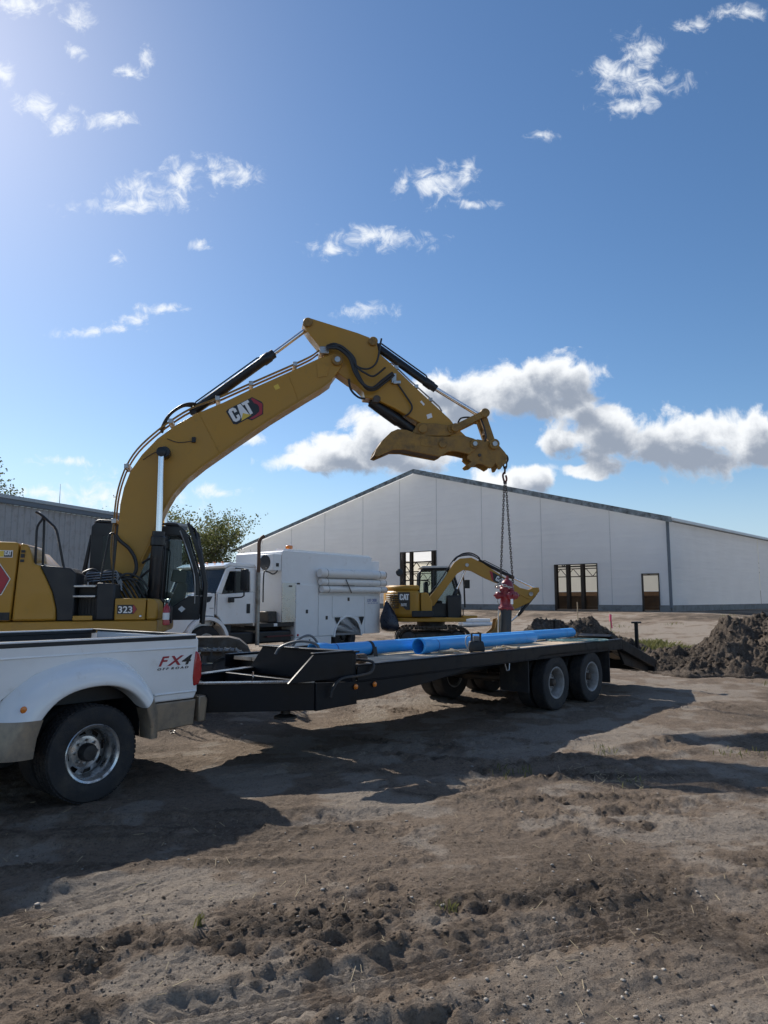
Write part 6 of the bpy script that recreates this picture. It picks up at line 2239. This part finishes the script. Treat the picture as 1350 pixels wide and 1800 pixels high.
    latch(-.86, 1.12, Y - .016)
    latch(.12, 1.68, Y - .016)
    latch(-1.55, .44, Y + .008, .03)
    m = MB()
    arc = [(.12 + .60 * math.cos(t), .50 + .62 * math.sin(t)) for t in [R(2 + 16 * k) for k in range(12)]]
    arc_o = [(.12 + .66 * math.cos(t), .50 + .68 * math.sin(t)) for t in [R(2 + 16 * k) for k in range(12)]]
    m.prism(arc_o + arc[::-1], Y - .03, -.60)
    m.build('wheel_arch', body_white, sv, .008)
    for xa in (-.50, .62):
        MB().prism([(xa, 1.12), (xa + .25, 1.12), (xa + .13, .86)], Y - .024, Y - .017).build('vent', black_plastic, sv)
    for x, z in ((-2.05, 2.14), (1.5, 1.86), (-2.36, 2.06)):
        MB().box(x - .06, x + .06, Y - .022, Y - .006, z - .02, z + .025).build('marker_lamp', dark_steel, sv, .005)
    MB().lathe([(0, .02), (.035, .015), (.04, 0)], (-2.05, Y - .016, .64), (0, -1, 0), 12).build('marker_lamp', red_lens, sv)
    # shelf and storage tubes
    MB().box(-1.20, 1.66, Y - .03, Y + .0, 1.82, 1.875).build('shelf', body_white, sv, .005)
    for z, r, xa in ((2.47, .135, -1.32), (2.21, .105, -1.25), (1.985, .105, -1.20)):
        m = MB()
        yc = Y - r - .012
        m.lathe([(r * .9, 0), (r, .02), (r, .24), (r * 1.06, .245), (r * 1.06, .275), (r, .28), (r, 2.30), (r * 1.03, 2.31), (r * 1.03, 2.36), (r, 2.37), (r, 2.70), (r * 1.06, 2.71), (r * 1.06, 2.74), (r, 2.75), (r, 3.02), (r * .92, 3.05)], (xa, yc, z), (1, 0, 0), 24)
        t = m.build('storage_tube', white_tube, sv)
        for xx in (.26, 2.72, 3.02):
            MB().lathe([(r * 1.065, xx - .008), (r * 1.065, xx + .008)], (xa, yc, z), (1, 0, 0), 24, False).build('tube_band', black_plastic, t)
    m = MB()
    m.bar((-.25, Y - .25, 2.30), (.02, Y - .24, 1.88), .02, .02).bar((-.35, Y - .245, 2.10), (.15, Y - .245, 2.10), .02, .02)
    m.build('tube_strap', hose_rubber, sv)
    # sign on the rear locker
    MB().box(1.00, 1.60, Y - .022, Y - .0165, 1.50, 1.72).build('sign_plate', decal_white, sv)
    lettering('LOST CREEK', .13, decal_blue, sv, (1.015, Y - .0235, 1.60), bold=.012, xscale=.66)
    lettering('PRESSURE PIPE', .052, decal_blue, sv, (1.04, Y - .0235, 1.525), bold=.006, xscale=.95) if False else None
    m = MB()
    for k in range(4):
        m.box(1.04 + .135 * k, 1.15 + .135 * k, Y - .0235, Y - .0225, 1.545, 1.565)
    m.build('sign_rule', decal_blue, sv)


service_truck()

# black rubbish bag hanging from the truck's rear corner
bw = Vector((-2.14, 23.47, 0)) + Vector((.643, .766, 0)) * 1.66 + Vector((.766, -.643, 0)) * 1.50
MB.org = (bw.x, bw.y, .62)
rgs = random.Random(21)
m = MB()
rings = []
for k, (z, r) in enumerate(((1.62, .02), (1.54, .07), (1.45, .11), (1.30, .17), (1.12, .24), (.95, .29), (.80, .30), (.68, .25), (.62, .12))):
    rr = []
    for j in range(22):
        a = 2 * math.pi * j / 22
        q = r * (1 + .13 * math.sin(5 * a + k * .7) + .07 * math.sin(9 * a - k))
        rr.append((bw.x + q * math.cos(a) + .16 * (1.62 - z), bw.y + q * .85 * math.sin(a), z))
    rings.append(rr)
m.loft(rings)
o = m.build('rubbish_bag', mat('bag_film', (.016, .022, .038), .32, var=.3, scale=8, bump=.35, bscale=14), None, smooth=70)
o.location = MB.org
tag(o, 'black rubbish bag hanging at the rear corner of the service truck', 'bag')
MB.org = (0, 0, 0)

# ------------------------------------------------------------------ small yellow excavator
MZ = ground_z(1.4, 23)
MB.org = (1.4, 23.1, 0)
me_ = thing('mini_excavator', 'small yellow tracked excavator parked between service truck and hydrant', 'excavator', (1.56, 24.75, MZ - 0.06))
me_.scale = (1.07, 1.07, 1.07)


def mini():
    make_track(me_, .30, 2.62, 22.05, 22.50, .80, 42, track_steel, grouser=.016)
    make_track(me_, .30, 2.62, 23.70, 24.15, .80, 42, track_steel, grouser=.016)
    MB().box(.8, 2.2, 22.5, 23.7, .30, .62).build('car_body', dark_steel, me_, .03)
    MB().lathe([(.42, 0), (.45, .02), (.45, .25), (.40, .26)], (1.45, 23.1, .66), (0, 0, 1), 24).build('slew_ring', dark_steel, me_)
    m = MB()
    m.prism([(2.95, .05), (3.05, .10), (3.0, .30), (3.06, .52), (2.96, .52), (2.92, .3)], 22.0, 24.2)
    m.bar((2.2, 22.7, .35), (2.95, 22.7, .30), .12, .14).bar((2.2, 23.5, .35), (2.95, 23.5, .30), .12, .14)
    m.build('dozer_blade', yellow_worn, me_, .01)
    # rounded tail and engine cover
    pl = []
    for k in range(9):
        a = R(180 - 90 + k * 22.5)
        pl.append((.85 + .92 * math.cos(a) * 1.0, 23.1 + .98 * math.sin(a)))
    MB().slab([(2.35, 22.15), (2.5, 22.3), (2.5, 23.9), (2.35, 24.05)] + pl, .93, 1.05).build('platform', yellow, me_, .02)
    body = [(1.06, 22.12), (1.06, 24.08)] + pl
    sl = MB()
    sl.slab(body, 1.055, 1.90)
    o = sl.build('engine_cover', yellow, me_, .12, 4)
    MB().slab([(.85 + (x - .85) * .94, 23.1 + (y - 23.1) * .94) for x, y in body], 1.89, 2.06).build('hood', yellow, me_, .07, 3)
    for k in range(8):
        z = 1.36 + k * .058
        m = MB()
        ring_ = [(.85 + .93 * math.cos(a), 23.1 + .99 * math.sin(a)) for a in [R(205 + 6 * q) for q in range(7)]]
        m.tube([(x, y, z) for x, y in ring_], .014, 5)
        m.build('louvre', black_plastic, me_)
    MB().box(.245, .262, 22.108, 22.122, 1.06, 1.89).build('seam', black_plastic, me_)
    yb = 22.095
    MB().prism([(.36, 1.84), (.74, 1.84), (.74, 1.30), (.62, 1.30), (.40, 1.52)], yb + .006, 22.118).build('badge', decal_black, me_)
    cat_letters(MB(), .425, 1.60, .185, yb, yb + .005).build('badge', decal_white, me_)
    lettering('307E', .115, decal_white, me_, (.455, yb + .001, 1.415), bold=.02, xscale=.82)
    MB().prism([(1.08, 1.06), (1.42, 1.06), (1.44, 1.55), (1.30, 1.82), (1.08, 1.84)], 22.14, 22.85).build('side_cover', yellow, me_, .03)
    m = MB().box(.80, 1.46, 22.05, 22.14, 1.08, 1.27)
    m.build('step_pad', black_plastic, me_, .02)
    # cab on the far side
    cy0, cy1 = 23.15, 24.05
    fr = MB()
    P = [(1.02, 1.06), (1.10, 2.48), (1.22, 2.60), (2.0, 2.62), (2.18, 2.50), (2.40, 1.75), (2.38, 1.06)]
    for y in (cy0, cy1):
        fr.tube([(x, y, z) for x, z in P], .045, 8, closed=True)
        fr.bar((1.55, y, 1.06), (1.55, y, 2.60), .05, .05)
    for x, z in P[1:6]:
        fr.tube([(x, cy0, z), (x, cy1, z)], .04, 6)
    fr.build('cab_frame', black_paint, me_)
    MB().prism([(1.06, 2.615), (1.2, 2.70), (2.05, 2.70), (2.22, 2.56), (2.0, 2.63), (1.2, 2.625)], cy0 - .04, cy1 + .04).build('cab_roof', mat('roof_white', (.55, .55, .52), .5), me_, .02)
    for y in (cy0, cy1):
        MB().prism([(1.08, 1.5), (1.13, 2.45), (1.24, 2.55), (1.98, 2.57), (2.14, 2.46), (2.35, 1.75), (2.33, 1.5)], y - .004, y + .004).build('window', cab_glass, me_)
        MB().prism([(1.06, 1.07), (2.36, 1.07), (2.33, 1.49), (1.08, 1.49)], y - .012, y + .012).build('door_panel', black_paint, me_)
    m = MB()
    m.box(1.25, 1.40, 23.4, 23.85, 1.5, 2.2).box(1.35, 1.85, 23.4, 23.85, 1.45, 1.58)
    m.build('seat', black_plastic, me_, .04)
    MB().tube(spline([(1.35, 22.5, 2.05), (1.33, 22.5, 2.2), (.55, 22.45, 2.2), (.53, 22.45, 2.05)], 3), .02, 6).build('hand_rail', black_paint, me_)
    # round mirror at the tail
    m = MB()
    m.tube([(.62, 22.3, 2.05), (.52, 22.28, 2.28), (.45, 22.27, 2.42)], .018, 6)
    m.build('mirror_arm', black_paint, me_)
    MB().lathe([(.0, 0), (.11, .0), (.12, .02), (.10, .05), (.0, .06)], (.42, 22.27, 2.45), (.3, -1, .1), 18).build('mirror', black_plastic, me_)
    MB().tube([(2.62, 23.7, 1.35), (2.6, 23.72, 2.2), (2.56, 23.75, 2.45)], .028, 8).build('mirror_post', black_paint, me_)
    m = MB()
    m.box(2.60, 2.78, 23.60, 23.64, 1.98, 2.26)
    m.tube([(2.58, 23.7, 2.05), (2.66, 23.64, 2.1)], .015, 6)
    m.build('mirror', black_plastic, me_, .02)
    # boom, stick, bucket
    bm = [(1.27, 1.50), (1.41, 1.70), (1.84, 2.23), (2.21, 2.80), (2.40, 2.93), (2.77, 2.96), (3.14, 2.78), (3.77, 2.36), (4.32, 1.99), (4.68, 1.90), (4.83, 1.92), (4.84, 1.74), (4.58, 1.62),
          (3.77, 2.05), (3.22, 2.29), (2.76, 2.53), (2.52, 2.57), (2.30, 2.44), (1.93, 1.96), (1.55, 1.42), (1.36, 1.36)]
    b = MB().prism(bm, 22.98, 23.20).build('boom', yellow, me_, .012)
    MB().prism([(3.40, 2.52), (3.95, 2.22), (3.90, 2.00), (3.46, 2.20)], 22.970, 22.979).build('badge', decal_black, b)
    MB().prism([(3.34, 2.54), (3.44, 2.49), (3.47, 2.22), (3.42, 2.24)], 22.968, 22.9765).build('badge', decal_red, b)
    cat_letters(MB(), 3.52, 2.24, .16, 22.964, 22.9695, 0, R(-29)).build('badge', decal_white, b)
    bb(MB(), 2.62, 2.72, 22.95, 23.23, .06).build('ram_pin', steel, b)
    for k in range(3):
        y = 23.0 + .07 * k
        m = MB()
        m.tube(spline([(1.36, y, 1.75), (1.80, y, 2.29), (2.17, y, 2.86), (2.40, y, 3.0 + .02 * k), (2.78, y, 3.03 + .02 * k), (3.14, y, 2.84), (3.6, y, 2.54)], 4), .018, 6)
        m.build('service_pipe', steel if k == 1 else hose_rubber, b)
    m = MB()
    m.tube(spline([(2.2, 23.05, 2.85), (2.45, 23.02, 3.07), (2.75, 23.02, 3.11), (3.0, 23.0, 2.98), (3.05, 23.0, 2.86)], 5), .022, 6)
    m.build('hydraulic_hose', hose_rubber, b)
    sk = [(4.92, 2.02), (4.95, 1.90), (4.80, 1.60), (4.48, 1.28), (4.10, .98), (3.72, .72), (3.66, .80), (3.88, 1.12), (4.02, 1.55), (4.30, 1.86), (4.60, 1.94), (4.80, 2.02)]
    s = MB().prism([(4.93, 2.0), (4.95, 1.88), (4.62, 1.52), (4.02, 1.25), (3.66, .86), (3.58, .95), (3.80, 1.42), (4.30, 1.80), (4.78, 2.0)], 23.0, 23.18).build('stick', yellow, me_, .01)
    bb(MB(), 4.66, 1.79, 22.94, 23.24, .07).build('stick_pin', steel, s)
    ram(me_, (3.05, 2.86), (4.15, 2.30), (4.88, 1.95), .055, .03, 23.1, 'stick_ram')
    ram(me_, (4.85, 1.80), (4.25, 1.10), (3.80, .72), .05, .028, 23.1, 'bucket_ram')
    ram(me_, (2.0, 1.15), (2.30, 1.95), (2.62, 2.66), .065, .035, 23.1, 'boom_ram')
    MB().box(1.95, 2.42, 22.85, 23.35, .98, 1.75).build('swing_post', black_paint, me_, .04)
    bk = [(3.62, 1.02), (3.76, .66), (3.62, .42), (3.30, .30), (3.02, .42), (2.98, .58), (3.22, .50), (3.45, .70), (3.50, .98)]
    q = MB().prism(bk, 22.72, 22.76).build('bucket', yellow_worn, me_, .006)
    MB().prism(bk, 23.44, 23.48).build('side_plate', yellow_worn, q, .006)
    m = MB()
    m.prism([(3.76, .66), (3.62, .42), (3.30, .30), (3.02, .42), (3.04, .45), (3.31, .34), (3.59, .45), (3.72, .67)], 22.761, 23.439)
    m.build('bucket_shell', worn_steel, q)
    MB().prism([(2.4, 1.0), (2.85, 1.06), (2.85, 1.12), (2.4, 1.12)], 22.3, 22.85).build('front_step', yellow, me_, .01)
    MB().tube([(2.42, 22.45, 1.1), (2.42, 22.45, 1.32)], .02, 6).build('lamp_post', black_paint, me_)


mini()
MB.org = (0, 0, 0)

# ------------------------------------------------------------------ hydrant slung from the big excavator
HX, HY = 2.145, 12.8
HK = 1.107                                  # scales about camera height, so hydrant and chain keep their place in the image
hyd_red = mat('hydrant_red', (0.20, 0.008, 0.018), 0.42, var=0.12, scale=10, coat=0.25, dirt=(.16, .06, .05), dirt_amt=.2)
MB.org = (2.354, 14.17, 1.0)
MB.swing = lambda x, y, z, yr: (2.354 + (x - HX) * HK - MB.org[0], 14.17 + (y - HY) * HK - MB.org[1], z * HK - 0.182 - MB.org[2])
hy = thing('fire_hydrant', 'red fire hydrant with black barrel hanging over the trailer deck', 'hydrant', MB.org)


def hydrant():
    tilt = Vector((.055, 0, 1)).normalized()
    o = Vector((HX - .03, HY, 0))
    at = lambda h: o + tilt * h
    MB().lathe([(.098, 0), (.10, .01), (.10, .47)], at(1.04), tilt, 28).build('barrel', mat('black_barrel', (.02, .028, .034), .5, var=.2, dirt=(.08, .07, .06), dirt_amt=.3), hy)
    m = MB()
    m.lathe([(.10, 0), (.135, 0), (.138, .018), (.135, .022), (.135, .045), (.115, .05), (.108, .07), (.106, .20), (.118, .22), (.118, .235), (.108, .25), (.112, .30), (.112, .36)], at(1.51), tilt, 32)
    m.build('lower_body', hyd_red, hy)
    m = MB()
    m.lathe([(.112, 0), (.128, .01), (.132, .025), (.128, .04), (.118, .05), (.115, .09), (.098, .14), (.07, .18), (.04, .20), (.03, .205), (.03, .235), (.018, .24), (.018, .27)], at(1.84), tilt, 32)
    m.build('bonnet', hyd_red, hy)
    m = MB()
    for k in range(8):
        a = 2 * math.pi * k / 8
        c = at(1.525) + Vector((.122 * math.cos(a), .122 * math.sin(a), 0))
        m.lathe([(.012, -.03), (.012, .035)], c, tilt, 6)
        c = at(1.86) + Vector((.12 * math.cos(a), .12 * math.sin(a), 0))
        m.lathe([(.011, -.03), (.011, .03)], c, tilt, 6)
    m.build('flange_bolts', hyd_red, hy)
    for d, r, ln in (((-1, -.25, 0), .055, .20), ((1, .25, 0), .055, .20), ((.45, -1, 0), .075, .19)):
        m = MB()
        m.lathe([(r * .9, .06), (r, .08), (r, ln - .06), (r * 1.18, ln - .05), (r * 1.18, ln - .01), (r * .8, ln + .01), (r * .32, ln + .012), (r * .30, ln + .045)], at(1.755), d, 20)
        m.build('outlet_cap', hyd_red, hy)
    m = MB()
    m.tube(spline([at(1.75) + Vector((-.16, -.05, 0)), at(1.66) + Vector((-.17, -.06, 0)), at(1.60) + Vector((-.14, -.06, 0)), at(1.63) + Vector((-.10, -.05, 0))], 5), .005, 5)
    m.build('cap_chain', steel, hy)
    MB().box(HX + .10, HX + .145, HY - .20, HY - .195, 1.60, 1.69).build('tag', decal_white, hy)
    m = MB()
    m.cyl((HX - .11, HY - .05, 1.02), (HX - .088, HY - .05, 1.50), .014, n=8)
    m.build('drain_tube', mat('pale_pipe', (.40, .40, .38), .5), hy)


hydrant()

MB.org = (2.44, 14.17, 4.45)
ch = thing('lifting_chain', 'steel lifting chain from the excavator coupler down to the red hydrant', 'chain', MB.org)
chain_m = mat('chain_steel', (.10, .09, .085), .5, metal=.7, var=.3, scale=30, dirt=(.12, .07, .045), dirt_amt=.4)


def chain(p0, p1, pitch, r, wdt, name):
    a, b = Vector(p0), Vector(p1)
    n = max(2, int((b - a).length / pitch))
    d = (b - a).normalized()
    s, u = frame_axes(d)
    m = MB()
    for k in range(n):
        c = a + (b - a) * ((k + .5) / n)
        x_ = s if k % 2 else u
        l, w = (b - a).length / n * .5 + r * 1.2, wdt / 2
        pts = []
        for q in range(10):
            t = 2 * math.pi * q / 10
            cx = max(-1, min(1, math.cos(t) * 1.3))
            pts.append(c + d * l * cx + x_ * w * math.sin(t))
        m.tube(pts, r, 5, closed=True)
    return m.build(name, chain_m, ch)


chain((2.235, HY, 4.17), (2.225, HY, 3.98), .075, .014, .06, 'master_links')
m = MB()
m.tube(spline([(2.225, HY, 3.99), (2.19, HY, 3.94), (2.20, HY, 3.85), (2.23, HY, 3.80), (2.255, HY, 3.86), (2.24, HY, 3.93)], 4), .018, 8)
m.build('hook', mat('hook_red', (.12, .03, .025), .5, metal=.4, var=.3), ch)
chain((2.21, HY - .02, 3.82), (2.10, HY - .03, 1.97), .042, .0068, .030, 'chain_leg')
chain((2.24, HY + .02, 3.82), (2.335, HY + .03, 1.94), .042, .0068, .030, 'chain_leg')
m = MB()
for k in range(20):
    a = 2 * math.pi * k / 20
    c = Vector((HX + .015 + .142 * math.cos(a), HY + .142 * math.sin(a), 1.925 + .03 * math.sin(2 * a)))
    t = Vector((-math.sin(a), math.cos(a), 0))
    x_ = Vector((0, 0, 1)) if k % 2 else Vector((math.cos(a), math.sin(a), 0))
    m.tube([c + t * .034 * math.cos(q) * 1.1 + x_ * .016 * math.sin(q) for q in [2 * math.pi * j / 10 for j in range(10)]], .008, 5, closed=True)
m.build('choker_loop', mat('bright_chain', (.45, .44, .42), .35, metal=.8, var=.2), ch)
MB.swing = None
MB.org = (0, 0, 0)

# ------------------------------------------------------------------ white pipes on the ground behind the small excavator
for k, (x, y, z, l, lab) in enumerate(((4.35, 35.8, .10, 1.5, 'lowest front one of the white pipes lying behind the small excavator'),
                                       (4.25, 36.02, .10, 1.7, 'second of the white pipes on the ground behind the small excavator'),
                                       (4.15, 36.24, .10, 1.4, 'rear one of the lower white pipes behind the small excavator'),
                                       (4.30, 35.91, .285, 1.45, 'front one of the two white pipes on top of the stack'),
                                       (4.00, 36.13, .285, 1.6, 'topmost rear white pipe of the stack behind the small excavator'))):
    m = MB()
    gz_ = ground_z(x, y)
    d = Vector((1, .10, 0)).normalized()
    m.lathe([(.085, 0), (.10, 0), (.10, l), (.085, l), (.085, .02), (.085, 0)], (0, 0, 0), d, 20, False)
    o = m.build('drain_pipe', white_tube, None)
    o.location = (x - l * .3, y, gz_ + z)
    tag(o, lab, 'pipe', 'white pipes behind the small excavator')

# survey stake with pink ribbon
gz_ = ground_z(8.82, 28)
st2 = thing('survey_stake', 'wooden survey stake with pink ribbon standing before the barn', 'stake', (8.82, 28, gz_))
MB().prism([(-.022, -.1), (.022, -.1), (.022, .95), (-.022, 1.0)], -.012, .012).build('stake', mat('stake_wood', (.42, .33, .22), .8), st2)
m = MB()
m.prism([(-.035, .70), (.035, .72), (.05, .96), (-.03, .97)], -.022, .022)
m.prism([(.02, .45), (.07, .43), (.045, .72), (.01, .72)], -.018, -.014)
m.build('ribbon', mat('pink_ribbon', (.75, .10, .20), .6), st2)
gz_ = ground_z(13.1, 33)
st3 = thing('survey_stake', 'thin far survey stake standing right before the barn wall', 'stake', (8.9, 33, ground_z(8.9, 33)))
MB().prism([(-.02, -.1), (.02, -.1), (.02, 1.1), (-.02, 1.14)], -.012, .012).build('stake', mat('stake_wood', (.42, .33, .22), .8), st3)
